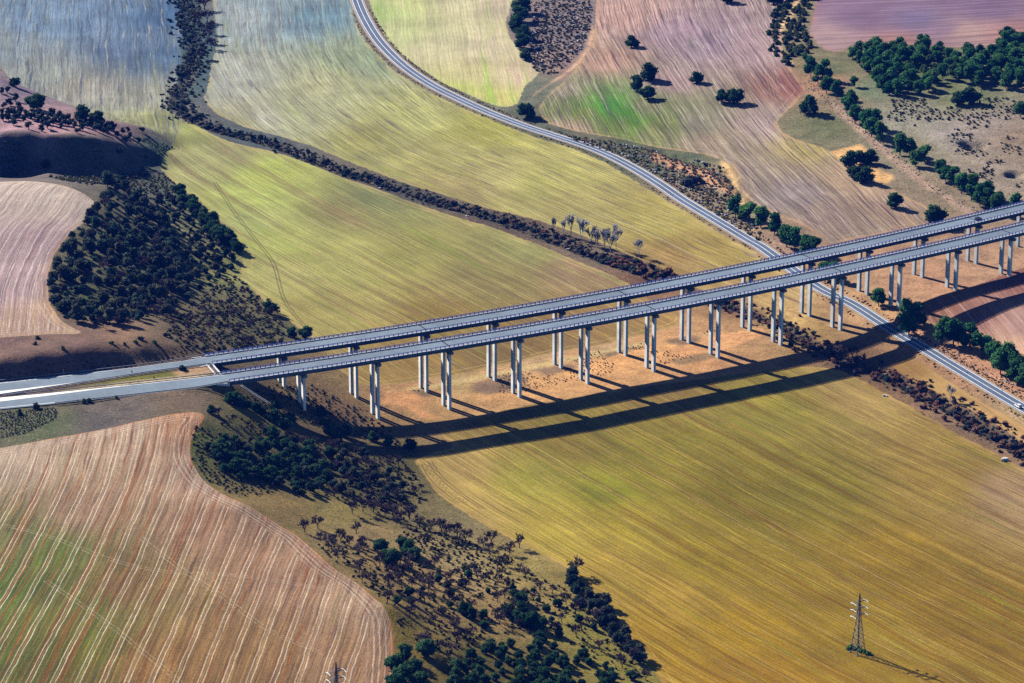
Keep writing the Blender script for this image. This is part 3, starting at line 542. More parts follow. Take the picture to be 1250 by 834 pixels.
between('hard_shoulder', NUP, NLOW, M['shoulder'], .03, .03, .03 + np.clip(.50 - tt * .68, .0, 1))
between('hard_shoulder', FUP, FLOW, M['shoulder'], .03, .97 - np.clip(.42 - tt * .6, .0, 1), .97)
for A, B in ((NUP, NLOW), (FUP, FLOW)):
    for fa in (.10, .88): between('highway_edge_line', A, B, M['paint'], .05, fa, fa + .022)
b_ = MB(); b_.box((0, 0, 0), (.16, .16, .8)); RPOST = mesh('post', b_.V, b_.F, M['rail'])
b_ = MB(); b_.box((0, 0, 0), (.42, .22, .84)); VPOST = mesh('rail_post', b_.V, b_.F, M['navy'])
b_ = MB(); b_.box((0, 0, 0), (1.75, .12, .36)); VPANEL = mesh('rail_panel', b_.V, b_.F, M['panel'])
def roadrail(name, L, label):
    L = resample(L, 2); P3 = np.column_stack([L, np.full(len(L), DECK)]); t_ = empty(name, (*L[0], DECK)); tag(t_, label, 'guard rail')
    P3 = P3 - np.array([L[0][0], L[0][1], DECK]); b = MB(); b.sweep(P3, [(-.12, .45), (.12, .45), (.12, .85), (-.12, .85)]); b.build('rail_beam', M['rail'], t_)
    for p in P3[::2]: obj('post', RPOST, t_, (p[0], p[1], .4))
    return t_
N_ = normals2(resample(NUP, 2))
roadrail('guard_rail', NUP + normals2(NUP) * .5, 'steel guard rail along the median side of the nearer carriageway')
roadrail('guard_rail', NLOW[3:] - normals2(NLOW)[3:] * .5, 'steel guard rail on the outer edge of the nearer carriageway before the viaduct')
roadrail('guard_rail', FUP + normals2(FUP) * .6, 'steel guard rail below the shaded road cutting')
roadrail('guard_rail', FLOW - normals2(FLOW) * .5, 'steel guard rail along the median side of the farther carriageway')

# ------------------------------------------------------------------ viaducts
def viaduct(fit, ax, pier_px, label, joints):
    o0 = np.array([ax[0][0], ax[0][1], 0.0]); t_ = empty('viaduct', o0); tag(t_, label, 'viaduct')
    path = np.column_stack([ax, np.zeros(len(ax))]) - np.array([o0[0], o0[1], -DECK])
    b = MB(); b.sweep(path, [(-HALF - .25, -.35), (-HALF - .25, 0), (HALF + .25, 0), (HALF + .25, -.35)]); b.build('deck_slab', M['conc_shade'], t_)
    b = MB(); b.sweep(path, [(-HALF + .9, .03), (HALF - .9, .03)], closed=False); F = [tuple(reversed(f)) for f in b.F]; b.F = F; b.build('deck_surface', M['deckasph'], t_)
    for off in (-3.75, 3.75):
        b = MB(); b.sweep(path, [(off - .12, .06), (off + .12, .06)], closed=False); b.F = [tuple(reversed(f)) for f in b.F]; b.build('edge_line', M['paint'], t_)
    for off in (-4.1, 0, 4.1):
        b = MB(); b.sweep(path, [(off - .55, -2.25), (off - .55, -1.9), (off - .15, -1.7), (off - .15, -.75), (off - .8, -.5), (off - .8, -.352), (off + .8, -.352), (off + .8, -.5), (off + .15, -.75), (off + .15, -1.7), (off + .55, -1.9), (off + .55, -2.25)][::-1]); b.build('girder', M['conc_shade'], t_)
    for sd in (-1, 1):
        g = empty('guard_rail', (0, 0, 0)); g.parent = t_
        b = MB(); b.sweep(path, [(sd * (HALF + .1) - .0, .002), (sd * (HALF + .1), .28), (sd * (HALF - .95), .28), (sd * (HALF - .95), .002)][::sd]); b.build('kerb', M['kerb'], g)
        pl = resample(np.column_stack([path[:, :2] + normals2(path) * sd * (HALF - .05), path[:, 2]]), 2.4, False)
        tg = np.gradient(pl[:, :2], axis=0); b = MB(); c = MB()
        for i, p in enumerate(pl):
            a = math.atan2(tg[i][1], tg[i][0]); single = sd < 0 and i < 100
            if single: obj('rail_post', VPOST, g, (p[0], p[1], p[2] + .70)).rotation_euler = (0, 0, a)
            else: b.box((p[0], p[1], p[2] + .70), (.42, .22, .84), a)
            if i < len(pl) - 1:
                q = (p + pl[i + 1]) / 2
                if single: obj('rail_panel', VPANEL, g, (q[0], q[1], q[2] + .66)).rotation_euler = (0, 0, a)
                else: c.box((q[0], q[1], q[2] + .66), (1.75, .12, .36), a)
        b.build('rail_posts', M['navy'], g)['kind'] = 'stuff'; c.build('rail_panels', M['panel'], g)['kind'] = 'stuff'
        b = MB(); b.sweep(np.column_stack([pl[:, :2], pl[:, 2] + 1.12]), [(-.13, -.04), (.13, -.04), (.13, .22), (-.13, .22)]); b.build('top_rail', M['navy'], g)
    for i, (bx, by) in enumerate(pier_px):
        zs = np.arange(-8, 26, .05); w = unp(np.repeat([(bx, by)], len(zs), 0), zs); k_ = np.argmin(np.abs(np.polyval(fit, w[:, 0]) - w[:, 1])); x, y = w[k_]
        sl = 2 * fit[0] * x + fit[1]; ang = math.atan(sl); pr = empty('pier', (x - o0[0], y - o0[1], 0), ang); pr.parent = t_
        zb = [hz(x - math.sin(ang) * s_, y + math.cos(ang) * s_) for s_ in (-3.15, 3.15)]; top = DECK - 3.55
        for s_, z0 in zip((-3.15, 3.15), zb):
            b = MB(); z0 -= 1.2; b.box((0, s_, (z0 + top) / 2), (1.35, 2.1, top - z0)); b.build('column', M['conc'], pr)
        b = MB(); b.box((0, 0, top + .645), (1.9, 12.2, 1.29)); b.build('pier_cap', M['conc_shade'], pr)
        if i in joints:
            b = MB(); b.box((0, 0, DECK + .045), (.7, 10.2, .05)); b.build('expansion_joint', M['joint'], pr)
    return t_
NP = [(368,495.5),(458,508),(545,497),(630.2,482.8),(713,466.4),(793.5,451),(871.6,435),(948,421),(1020.7,401.5),(1092,375),(1161,352.5),(1226.7,335.6),(1292,314)]
FP = [(344,469.5),(432,483.8),(517.2,475.4),(600.3,461.7),(680.8,446.3),(759.5,431.2),(836.3,416),(910.7,401),(983,383.8),(1053.2,357.6),(1120.5,337),(1186,320.7),(1247,303),(1308,286)]
viaduct(NEARFIT, AX_NEAR, NP, 'nearer concrete viaduct with blue railings, closest to the mustard field', (2, 5, 8, 11))
viaduct(FARFIT, AX_FAR, FP, 'farther concrete viaduct with blue railings, carrying the dark car', (2, 5, 8, 11))
def abutment(ax, label):
    n = normals2(ax)[0]; a = math.atan2(*(ax[3] - ax[0])[::-1]); p = ax[0]; t_ = empty('abutment', (p[0], p[1], 0), a); tag(t_, label, 'abutment')
    b = MB(); b.box((-.6, 0, DECK - 4.4), (1.2, 12.6, 8)); b.build('breast_wall', M['conc'], t_)
    for s_ in (-1, 1):
        b = MB(); b.box((-3.6, s_ * 6.5, DECK - 2.4), (4.8, .4, 4.4)); b.build('wing_wall', M['conc'], t_)
abutment(AX_NEAR, 'concrete abutment under the left end of the nearer viaduct'); abutment(AX_FAR, 'concrete abutment under the left end of the farther viaduct')
# white twin kerb between the two decks at the abutments
a0 = AX_FAR[0] - normals2(AX_FAR)[0] * 5.6; a1 = AX_NEAR[0] + normals2(AX_NEAR)[0] * 5.6; t_ = empty('retaining_kerb', (*a0, DECK)); tag(t_, 'white double concrete kerb joining the two abutments across the median', 'kerb')
dv = a1 - a0; dr = dv / np.hypot(*dv); nn_ = np.array([-dr[1], dr[0]])
for s_ in (0, 2.6):
    b = MB(); c_ = dv / 2 - nn_ * s_ * np.sign(nn_[0]); b.box((c_[0], c_[1], -.1), (np.hypot(*dv), .45, .7), math.atan2(dr[1], dr[0])); b.build('kerb', M['kerb'], t_)
def chute(pa, pb, label):
    A = np.append(castp(*pa), 0); B = np.append(castp(*pb), 0); L = resample(np.array([A, B]), 2, False); L[:, 2] = hz(L[:, 0], L[:, 1]) + .15
    b = MB(); b.sweep(L - L[0], [(-.7, -.4), (-.7, .3), (-.45, .3), (-.45, 0), (.45, 0), (.45, .3), (.7, .3), (.7, -.4)]); o = b.build('drainage_chute', M['conc'], None, tuple(L[0])); tag(o, label, 'drain')
chute((294, 471), (330, 494), 'pale concrete drainage chute running down the bank under the nearer viaduct')

# ------------------------------------------------------------------ vegetation meshes
def leafcloud(rng, blobs, nl, ls, flat=.0):
    """many small leaf clump faces over the surfaces of uneven blobs, plus a dark inner mass"""
    V = []; F = []; T = []
    wts = np.array([b[1] ** 2 for b in blobs]); wts /= wts.sum()
    for _ in range(nl):
        i = rng.choice(len(blobs), p=wts); c, r, tn = blobs[i]
        d = rng.normal(size=3); d[2] = d[2] * .8 + .25; d /= np.linalg.norm(d); p = np.array(c) + d * r * rng.uniform(.72, 1.12) * np.array([1, 1, .85])
        nrm = d + rng.normal(size=3) * .55; nrm /= np.linalg.norm(nrm); a = np.cross(nrm, rng.normal(size=3)); a /= np.linalg.norm(a); b = np.cross(nrm, a); s_ = ls * rng.uniform(.5, 1.25)
        n = len(V); V += [tuple(p + a * s_), tuple(p + b * s_ * .7), tuple(p - a * s_ * .9), tuple(p - b * s_ * .75)]; F.append((n, n + 1, n + 2, n + 3)); T.append(np.clip(tn + rng.normal() * .2, 0, 1))
    for c, r, tn in blobs:
        n = len(V); k = 6; rr = r * .84
        rings = [(-.8, .6), (0, 1), (.7, .7)]
        for z_, q in rings:
            for j in range(k): V.append((c[0] + rr * q * math.cos(2 * math.pi * j / k) * rng.uniform(.85, 1.1), c[1] + rr * q * math.sin(2 * math.pi * j / k) * rng.uniform(.85, 1.1), c[2] + rr * z_ * .85))
        V.append((c[0], c[1], c[2] + rr * .85))
        for i in range(2):
            for j in range(k): F.append((n + i * k + j, n + i * k + (j + 1) % k, n + (i + 1) * k + (j + 1) % k, n + (i + 1) * k + j)); T.append(tn * .8)
        for j in range(k): F.append((n + 2 * k + j, n + 2 * k + (j + 1) % k, n + 3 * k)); T.append(tn * .8)
    return V, F, T
def blobs(rng, n, R_, H, z0, rb, tilt=0):
    out = []
    for _ in range(n):
        a = rng.uniform(0, 6.283); q = math.sqrt(rng.uniform(0, 1)) * .68; z_ = rng.uniform(0, 1)
        prof = math.sqrt(max(.12, 1 - (2 * z_ - .85) ** 2 * .8))
        out.append(((R_ * q * prof * math.cos(a), R_ * q * prof * math.sin(a), z0 + H * (.15 + .72 * z_)), rb * rng.uniform(.8, 1.25), rng.uniform(.1, .9)))
    return out
def trunk_me(name, rng, h, r):
    b = MB(); k = rng.uniform(-.15, .15, 2); b.bar((0, 0, -.6), (k[0], k[1], h * .5), r * 1.2, r * .9, 6); b.bar((k[0], k[1], h * .5), (k[0] * 2.4, k[1] * 2, h), r * .9, r * .6, 6)
    for j in range(4):
        a = rng.uniform(0, 6.28); b.bar((k[0] * 2, k[1] * 2, h * .85), (math.cos(a) * h * .35, math.sin(a) * h * .35, h * 1.35), r * .5, r * .2, 5)
    return mesh(name, b.V, b.F, M['trunk'])
def tree_proto(seed, kind):
    rng = np.random.default_rng(seed)
    if kind == 'pine': bl = blobs(rng, 12, 3.9, 8.2, .9, 1.8); c = leafcloud(rng, bl, 620, .52); tr = (3.0, .26); m_ = 'pine'
    if kind == 'pineyel': bl = blobs(rng, 9, 3.4, 5.0, 2.0, 1.5); c = leafcloud(rng, bl, 480, .5); tr = (2.6, .22); m_ = 'pineyel'
    if kind == 'oak': bl = blobs(rng, 12, 4.6, 5.2, .9, 1.8); c = leafcloud(rng, bl, 640, .52); tr = (2.0, .35); m_ = 'oak'
    if kind == 'olive': bl = blobs(rng, 5, 1.7, 2.4, .8, .95); c = leafcloud(rng, bl, 200, .32); tr = (1.2, .2); m_ = 'olive'
    if kind == 'wood': bl = blobs(rng, 8, 2.9, 4.2, .8, 1.35); c = leafcloud(rng, bl, 300, .5); tr = (1.8, .2); m_ = 'wood'
    return trunk_me('trunk', rng, *tr), mesh('crown', *c[:2], M[m_], tone=c[2])
def bare_proto(seed, H, spread, mat, tw=.06, up=.5):
    rng = np.random.default_rng(seed); tk = MB(); cr = MB(); T = []
    tk.bar((0, 0, -.5), (0, 0, H * .25), .2, .15, 5)
    def grow(p, d, L, r, lv):
        e = p + d * L; cr.bar(tuple(p), tuple(e), r, r * .6, 3, cap=False); T.extend([rng.uniform(0, 1)] * 3)
        if lv == 0: return
        for _ in range(4 if lv > 1 else 8):
            nd = d + rng.normal(size=3) * spread + np.array([0, 0, up * .35]); nd /= np.linalg.norm(nd); grow(p + d * L * rng.uniform(.45, 1.0), nd, L * rng.uniform(.55, .8), max(r * .6, tw), lv - 1)
    for j in range(4):
        d = np.array([math.cos(j * 1.6 + rng.uniform(0, .8)) * spread, math.sin(j * 1.6 + rng.uniform(0, .8)) * spread, 1.0]); d /= np.linalg.norm(d); grow(np.array([0, 0, H * .22]), d, H * .33, .12, 3)
    return mesh('trunk', tk.V, tk.F, M['trunk' if mat == 'twig' else mat]), mesh('crown', cr.V, cr.F, M[mat], tone=T)
def shrub_me(seed, r, h, mat, nl=110, nb=4, ls=.34):
    rng = np.random.default_rng(seed); bl = blobs(rng, nb, r, h, -.1, r * .55); v, f, t_ = leafcloud(rng, bl, nl, ls); return mesh('shrub', v, f, M[mat], tone=t_)
PR = {k_: [tree_proto(10 * i + j, k_) for j in range(5)] for i, k_ in enumerate(('pine', 'pineyel', 'oak', 'olive', 'wood'))}
PR['bare'] = [bare_proto(200 + j, 5.2, .55, 'twig', .06) for j in range(5)]
PR['poplar'] = [bare_proto(300 + j, 11.5, .28, 'whitewood', .085, .9) for j in range(3)]
SH = {k_: [shrub_me(400 + 20 * i + j, r, h, m_) for j in range(4)] for i, (k_, r, h, m_) in enumerate((('scrub', 1.3, 1.5, 'scrub'), ('rust', 1.5, 1.5, 'rust'), ('reed', 1.4, 1.9, 'reed'), ('wood', 1.5, 1.8, 'wood'), ('weeds', 1.0, .8, 'grass')))}

BIG = dict(pine=1.32, pineyel=1.2, oak=1.3, olive=1.08, wood=1.35, bare=1.3, poplar=1.25)
def tree(name, kind, xy, s, label, cat, group=None, sz=None):
    i = random.randrange(len(PR[kind])); tr, cr = PR[kind][i]; z_ = float(hz(xy[0], xy[1]))
    t_ = empty(name, (xy[0], xy[1], z_ - .1), random.uniform(0, 6.28)); s *= BIG[kind]; t_.scale = (s * random.uniform(.92, 1.1), s * random.uniform(.92, 1.1), s * (sz or 1) * random.uniform(.92, 1.1))
    obj('trunk', tr, t_); obj('crown', cr, t_); tag(t_, label, cat, group); return t_
def shrub(name, kind, xy, s, label, cat='shrub', group=None):
    o = obj(name, random.choice(SH[kind]), None, (xy[0], xy[1], float(hz(xy[0], xy[1])))); o.rotation_euler = (0, 0, random.uniform(0, 6.28)); o.scale = (s, s * random.uniform(.8, 1.2), s * random.uniform(.8, 1.2)); tag(o, label, cat, group); return o
def scatter(polys, n, dmin, seed=0, avoid=(), clump=None):
    """up to n random ground points inside photo survey polygons, at least dmin apart"""
    rng = np.random.default_rng(seed); out = []; cell = {}
    W_ = [resample(np.vstack([cast(p), cast(p[:1])]), 6, False) for p in (polys if isinstance(polys[0], list) else [polys])]
    for _ in range(40):
        for w in W_:
            q = rng.uniform(w.min(0), w.max(0), (600, 2)); q = q[sdf(q, w) > .3]
            if clump: q = q[vnoise(q[:, 0], q[:, 1] * .6, clump, seed + 100) + .5 * vnoise(q[:, 0], q[:, 1] * .6, clump / 3, seed + 101) > .12]
            for p in q:
                c = (int(p[0] // dmin), int(p[1] // dmin)); ok = True
                for i in (-1, 0, 1):
                    for j in (-1, 0, 1):
                        for r in cell.get((c[0] + i, c[1] + j), ()):
                            if (p[0] - r[0]) ** 2 + (p[1] - r[1]) ** 2 < dmin * dmin: ok = False
                if ok: cell.setdefault(c, []).append(p); out.append(p)
                if len(out) >= n: return out
    return out
def along(L, n, wdt, seed, off=0.0):
    rng = np.random.default_rng(seed); N = normals2(L); i = rng.integers(0, len(L), n); return L[i, :2] + N[i] * rng.normal(off, wdt, n)[:, None] + rng.normal(0, 1, (n, 2))
def crown_base(pts, h):
    """ground points of trees whose crown middle (height h) is at the survey marks"""
    a = cast(pts); z_ = hz(a[:, 0], a[:, 1]) + h * 1.15; return unp(pts, z_)

# --- pines
for pts, lab, grp, s in (
 ([(986,74),(990,82),(999,92),(1007,87),(1009,102),(1022,109),(1039,122),(1044,139),(1034,126),(1057,149),(1067,144),(1064,154),(1075,161)], 'dark green pine in the upper row beside the eroded ditch', 'pines of the upper ditch row', .98),
 ([(1099,180),(1111,180),(1118,192),(1129,186)], 'dark green pine in the short middle clump beside the eroded ditch', 'pines of the middle ditch clump', .92),
 ([(1148,202),(1155,209),(1165,216),(1174,224),(1188,220),(1186,233),(1197,239),(1204,231),(1218,240),(1216,248),(1206,242),(1239,246)], 'dark green pine in the lower ditch row just behind the farther viaduct', 'pines of the lower ditch row', .92),
 ([(898,255),(914,260),(929,267),(946,274),(961,283),(971,288),(984,296),(994,298)], 'round pine in the roadside row left of the mauve hill field', 'pines of the road bank row', .96),
 ([(1151,403),(1164,408),(1185,411),(1199,420),(1213,433),(1231,441),(1242,448),(1255,456),(1222,441)], 'tall green pine in the row along the red ploughed field', 'pines beside the red ploughed field', 1.12),
 ([(1106,378),(1110,392),(1119,384)], 'pine standing in the shadow of the nearer viaduct', 'pines in the viaduct shadow', 1.05)):
    for p in crown_base(pts, 4.6 * s): tree('pine_tree', 'pine', p, s * random.uniform(.9, 1.1), lab, 'tree', grp, 1.05)
for (px_, py_), s, lab in (((1073,361),.85,'single round pine under the decks between two piers'),((1043,100),.6,'small dark pine standing alone before the grove'),((1246,132),.9,'pine at the right edge of the rough pasture'),
 ((1020,335),.9,'pine hidden behind the deck of the farther viaduct by the road'),((1008,331),.9,'pine just behind the farther viaduct nearest the country road')):
    tree('pine_tree', 'pine', crown_base([(px_, py_)], 4.2 * s)[0], s, lab, 'tree')
GROVE = [(1036,68),(1050,60),(1080,60),(1112,64),(1130,58),(1160,74),(1200,68),(1250,56),(1320,50),(1320,112),(1250,108),(1212,110),(1170,112),(1155,100),(1125,118),(1075,118),(1062,98),(1046,84)]
gv = scatter(GROVE, 150, 6.0, 3); yel = castp(1135, 92)
for p in gv:
    y_ = math.hypot((p[0] - yel[0]), (p[1] - yel[1]) * .7) < 17 and random.random() < .6
    tree('pine_tree', 'pineyel' if y_ else 'pine', p, random.uniform(.72, .98), 'yellowish green pine in the middle of the grove' if y_ else 'dark green pine in the dense grove below the upper ploughed field', 'tree', 'yellowish pines of the grove' if y_ else 'dark pines of the grove')
# --- isolated holm oaks
for (px_, py_), s, lab, grp in (((988,128),1.35,'large round oak on the grassy mound beside the mauve field',None),((1037,195),1.1,'left oak of the dark trio on the sandy patch',None),((1050,192),1.0,'middle oak of the dark trio on the sandy patch',None),((1063,192),1.1,'right oak of the dark trio on the sandy patch',None),
 ((1057,214),1.15,'larger of the two oaks below the trio on the sandy patch',None),((1044,211),.9,'smaller of the two oaks below the trio on the sandy patch',None),((1093,245),1.0,'lone round oak between the sandy patch and the viaduct',None),((1141,263),1.3,'wide oak touching the top of the farther viaduct railing',None),
 ((771,51),.98,'lone oak high on the mauve field below the top edge',None),((791,88),1.35,'largest oak of the three on the mauve field beside the green patch',None),((778,101),1.15,'left oak of the three on the mauve field beside the green patch',None),((791,113),.95,'lowest oak of the three on the mauve field beside the green patch',None),
 ((643,134),1.2,'big round oak at the roadside below the pale green field',None),((850,94),.95,'oak standing left of the flat pair on the mauve field',None),((897,116),1.2,'right oak of the flat pair on the mauve field',None),((881,117),.95,'left oak of the flat pair on the mauve field',None),
 ((1228,40),.95,'left oak of the pair in the upper ploughed field',None),((1236,43),1.0,'right oak of the pair in the upper ploughed field',None),((1171,119),1.05,'left oak of the low clump in front of the grove',None),((1184,117),1.2,'right oak of the low clump in front of the grove',None),
 ((638,6),1.4,'topmost oak of the tall clump at the corner of the pale green field',None),((633,18),1.35,'second oak from the top in the clump beside the pale green field',None),((629,29),1.3,'third oak from the top in the clump beside the pale green field',None),((639,41),1.2,'fourth oak from the top in the clump beside the pale green field',None),((636,51),1.15,'lowest full oak of the clump beside the pale green field',None),
 ((641,66),.9,'bluish low oak below the clump beside the pale green field',None),((888,-4),1.2,'oak cut by the top edge above the mauve field',None),((945,-3),1.2,'oak cut by the top edge beside the dirt track',None),((45,128),1.15,'large dark tree on the crest above the olive grove',None),((100,141),1.15,'wide dark tree at the upper edge of the olive rows',None),((119,145),.8,'smaller dark tree right of the wide one at the olive rows',None),((18,102),.7,'dark bush on the far crest left of the olive grove',None),((55,177),.62,'single dark tree on the shaded slope below the olives',None),
 ((374,408),.75,'round dark tree at the corner of the green field behind the farther viaduct',None),((329,378),.75,'dark oak at the edge of the green field above the scrub slope',None),((357,408),.6,'small dark tree by the scrub slope beside the farther viaduct',None)):
    tree('oak_tree', 'oak', crown_base([(px_, py_)], 3.2 * s)[0], s, lab, 'tree', grp)
# --- olive grove
OL = [(85,360),(182,392),(265,392),(300,375),(337,358),(390,375),(490,410),(474,378),(525,395),(558,378),(610,400),(640,380),(655,418),(680,375),(725,395),(745,430),(780,415),(808,405),(798,462),(828,442),(765,492),(880,475),(690,405),(455,350),(425,335),(415,358),(375,350),(355,325),(315,315),(285,345),(270,318),(240,335),(205,300),(190,320),(150,335),(130,290),(100,320),(55,325),(40,305),(18,328),(15,290),(330,300),(250,300),(385,315),(25,250),(110,258),(98,208),(45,150),(10,158),(62,235),(185,220),(595,370),(655,350),(505,360),(540,350),(90,300),(345,330),(170,305),(60,295),(120,310),(220,320),(300,330),(400,330),(440,365),(500,345),(575,350),(620,365),(705,385),(905,402),(350,345)]
for p in crown_base([(x / 5.208, 80 + y / 5.208) for x, y in OL], 2.0): tree('olive_tree', 'olive', p, random.uniform(.95, 1.35), 'small round olive tree in the rows on the hilltop', 'tree', 'olive trees on the hilltop')
# --- wooded slope on the left
WOODL = [(118,254),(128,232),(140,226),(160,236),(190,262),(215,300),(222,345),(205,390),(130,404),(104,398),(78,390),(62,366),(62,338),(78,302),(102,277)]
WOODR = [(160,236),(195,245),(216,240),(240,262),(268,290),(286,310),(284,330),(262,345),(240,362),(216,374),(205,390),(222,345),(215,300),(190,262)]
wd = scatter(WOODL, 320, 4.0, 5); random.shuffle(wd); wr = scatter(WOODR, 75, 5.6, 15)
for p in wd[:185]: tree('thicket_tree', 'wood', p, random.uniform(.5, 1.12), 'dark winter tree in the dense wood beside the pink stubble field', 'tree', 'trees of the dark wood')
for p in wd[185:215]: tree('bare_tree', 'bare', p, random.uniform(.7, 1.1), 'bare grey tree mixed into the dark wood', 'tree', 'bare trees of the dark wood')
for p in wr[:65]: tree('thicket_tree', 'wood', p, random.uniform(.38, .85), 'small winter tree on the open right flank of the wood', 'tree', 'small trees right of the wood')
EDGE_ = [(216,232),(228,238),(250,262),(275,284),(292,306),(288,316),(262,294),(240,268),(222,250)]
for p in scatter(EDGE_, 26, 4.0, 6): tree('oak_tree', 'oak', p, random.uniform(.55, .85), 'dark oak in the strip bordering the green valley field', 'tree', 'oaks bordering the green field')
# --- lower scrub slope
for p in scatter([(548,842),(556,815),(585,790),(612,782),(640,790),(662,776),(690,792),(720,800),(770,826),(780,842)], 66, 3.5, 8): tree('oak_tree', 'oak', p, random.uniform(.3, .62), 'dark oak in the thicket at the bottom edge of the scrub slope', 'tree', 'oaks of the bottom thicket')
for pts, lab, grp, s in (([(621,747),(630,754),(640,758),(650,760),(660,763),(636,748)], 'oak in the large dark clump in the middle of the lower scrub slope', 'oaks of the middle clump', .72),([(466,669),(471,681),(476,688),(482,684)], 'oak in the left clump beside the stubble field', 'oaks of the left clump', .66),([(494,668),(500,674),(507,680)], 'oak in the pair of clumps right of the stubble field', 'oaks of the upper clump', .72),
 ([(637,731),(632,734)], 'oak just above the large dark clump', 'oaks above the large clump', .62),([(567,745),(575,750)], 'oak left of the large dark clump', 'oaks left of the large clump', .55),([(480,812),(495,800),(490,825),(505,818),(512,832),(485,835),(520,795)], 'dark tree along the corner of the stubble field at the bottom', 'trees at the bottom field corner', .75)):
    for p in crown_base(pts, 2.0): tree('oak_tree', 'oak', p, s * random.uniform(.85, 1.1), lab, 'tree', grp)
for p in scatter([(405,545),(450,560),(488,585),(500,612),(470,622),(430,610),(400,600),(425,580)], 34, 4.2, 19): tree('oak_tree', 'wood', p, random.uniform(.35, .7), 'dark tree in the shaded hollow nearest the mustard field corner', 'tree', 'trees of the hollow mouth')
for p in scatter([(505,690),(600,700),(690,730),(740,775),(690,790),(600,770),(520,760),(480,740)], 26, 8.0, 21): tree('oak_tree', 'oak', p, random.uniform(.22, .42), 'small round evergreen bush on the open lower slope', 'tree', 'evergreen bushes on the lower slope')
for p in cast([(250,12),(253,27),(256,41),(254,52),(258,60),(247,72),(243,30)]): tree('bare_tree', 'bare', p, random.uniform(1.3, 1.7), 'tall bare tree on the upper creek bank throwing a shadow on the field', 'tree', 'tall bare trees of the upper creek')
RAV = [(243,552),(262,540),(300,535),(340,532),(375,545),(410,562),(425,580),(405,598),(365,606),(330,590),(290,588),(258,566)]
for i, p in enumerate(scatter(RAV, 84, 3.6, 9)): tree('oak_tree' if i % 5 < 3 else 'thicket_tree', 'oak' if i % 5 < 3 else 'wood', p, random.uniform(.34, .7), 'dark tree in the shaded hollow between the stubble field and the viaduct', 'tree', 'trees of the shaded hollow')
for pts, s in (([(258,500),(282,488),(292,492),(302,495),(312,498),(320,503),(288,486)], .55),([(338,496),(335,512),(352,514),(348,520),(392,502),(398,515),(404,530),(412,537),(336,530),(330,527),(422,530),(455,535),(475,540),(500,545)], .6)):
    for p in crown_base(pts, 1.6): tree('oak_tree', 'oak', p, s * random.uniform(.8, 1.15), 'dark bushy oak on the bank under the left end of the nearer viaduct', 'tree', 'oaks on the viaduct bank')
BT = [(488,640),(512,644),(526,647),(545,657),(558,657),(568,663),(590,668),(600,664),(597,676),(634,669),(435,652),(388,645),(430,627),(443,625),(372,650),(456,625),(470,630),(500,634),(520,668),(539,650),(622,676),(616,690),(480,632)]
for p in cast(BT): tree('bare_tree', 'bare', p, random.uniform(.85, 1.15), 'bare dark tree in the hedge line across the scrub slope', 'tree', 'bare trees of the slope hedge line')
for p in cast([(703,700)]): tree('bare_tree', 'bare', p, 1.2, 'bushy bare tree at the edge of the mustard field', 'tree')
SLOPE = [(505,690),(560,690),(620,690),(680,712),(735,742),(762,780),(800,832),(780,834),(700,790),(660,770),(600,775),(560,800),(500,810),(488,770),(470,735),(410,690),(380,660),(440,660)]
for p in scatter(SLOPE, 100, 4.4, 11): tree('bare_tree', 'bare', p, random.uniform(.55, 1.0), 'bare brown tree scattered over the lower scrub slope', 'tree', 'bare trees on the lower slope')
for p in scatter([(700,702),(735,735),(760,772),(790,815),(760,800),(735,770),(700,735),(690,712)], 34, 3.6, 12): tree('oak_tree', 'wood', p, random.uniform(.4, .8), 'dark tree along the mustard field boundary at the foot of the slope', 'tree', 'trees at the mustard field boundary')
UP = [(255,505),(330,520),(420,545),(490,560),(520,600),(500,640),(440,620),(380,600),(420,580),(350,540),(270,520)]
for p in scatter(UP, 45, 4.5, 13): tree('bare_tree', 'bare', p, random.uniform(.5, .9), 'bare tree on the slope below the left viaduct end', 'tree', 'bare trees below the viaduct end')
for p in scatter([(215,380),(250,372),(300,350),(330,372),(362,405),(330,425),(270,432),(225,425),(205,400)], 50, 4.0, 14): tree('bare_tree', 'bare', p, random.uniform(.5, .85), 'bare bush on the slope behind the left end of the farther viaduct', 'tree', 'bare bushes behind the viaduct end')
# --- creek hedge
hc = CREEK
def creek_part(x0, x1):
    a = np.argmin(((CREEK - castp(*x0)) ** 2).sum(1)); b = np.argmin(((CREEK - castp(*x1)) ** 2).sum(1)); return CREEK[min(a, b):max(a, b) + 1]
for p in along(creek_part((222,0), (236,145)), 150, 5.0, 20): shrub('creek_bush', 'reed' if random.random() < .35 else 'wood', p, random.uniform(.7, 1.5), 'low dark bush lining the creek at the top of the picture', 'bush', 'bushes of the upper creek')
for p in along(creek_part((236,145), (560,255)), 150, 3.0, 21, 2.0): shrub('creek_bush', 'wood' if random.random() < .65 else 'reed', p, random.uniform(.6, 1.3), 'dark bush in the hedge along the middle creek', 'bush', 'bushes of the middle creek hedge')
for p in along(creek_part((540,250), (745,320)), 100, 3.0, 22, 2.0): shrub('hedge_shrub', random.choice(('wood', 'reed', 'rust', 'wood')), p, random.uniform(.6, 1.4), 'brownish shrub in the creek hedge below the poplars', 'shrub', 'shrubs below the poplars')
for p in along(creek_part((745,320), (830,348)), 70, 3.6, 23, 2.0): shrub('hedge_shrub', random.choice(('rust', 'rust', 'wood')), p, random.uniform(.9, 1.8), 'rusty shrub in the creek hedge beside the farther viaduct', 'shrub', 'rusty shrubs by the farther viaduct')
for p in along(creek_part((880,372), (1040,445)), 80, 5.0, 24): shrub('hedge_shrub', random.choice(('rust', 'rust', 'wood')), p, random.uniform(.7, 1.5), 'reddish brown shrub under the viaducts near the country road', 'shrub', 'reddish shrubs under the viaducts')
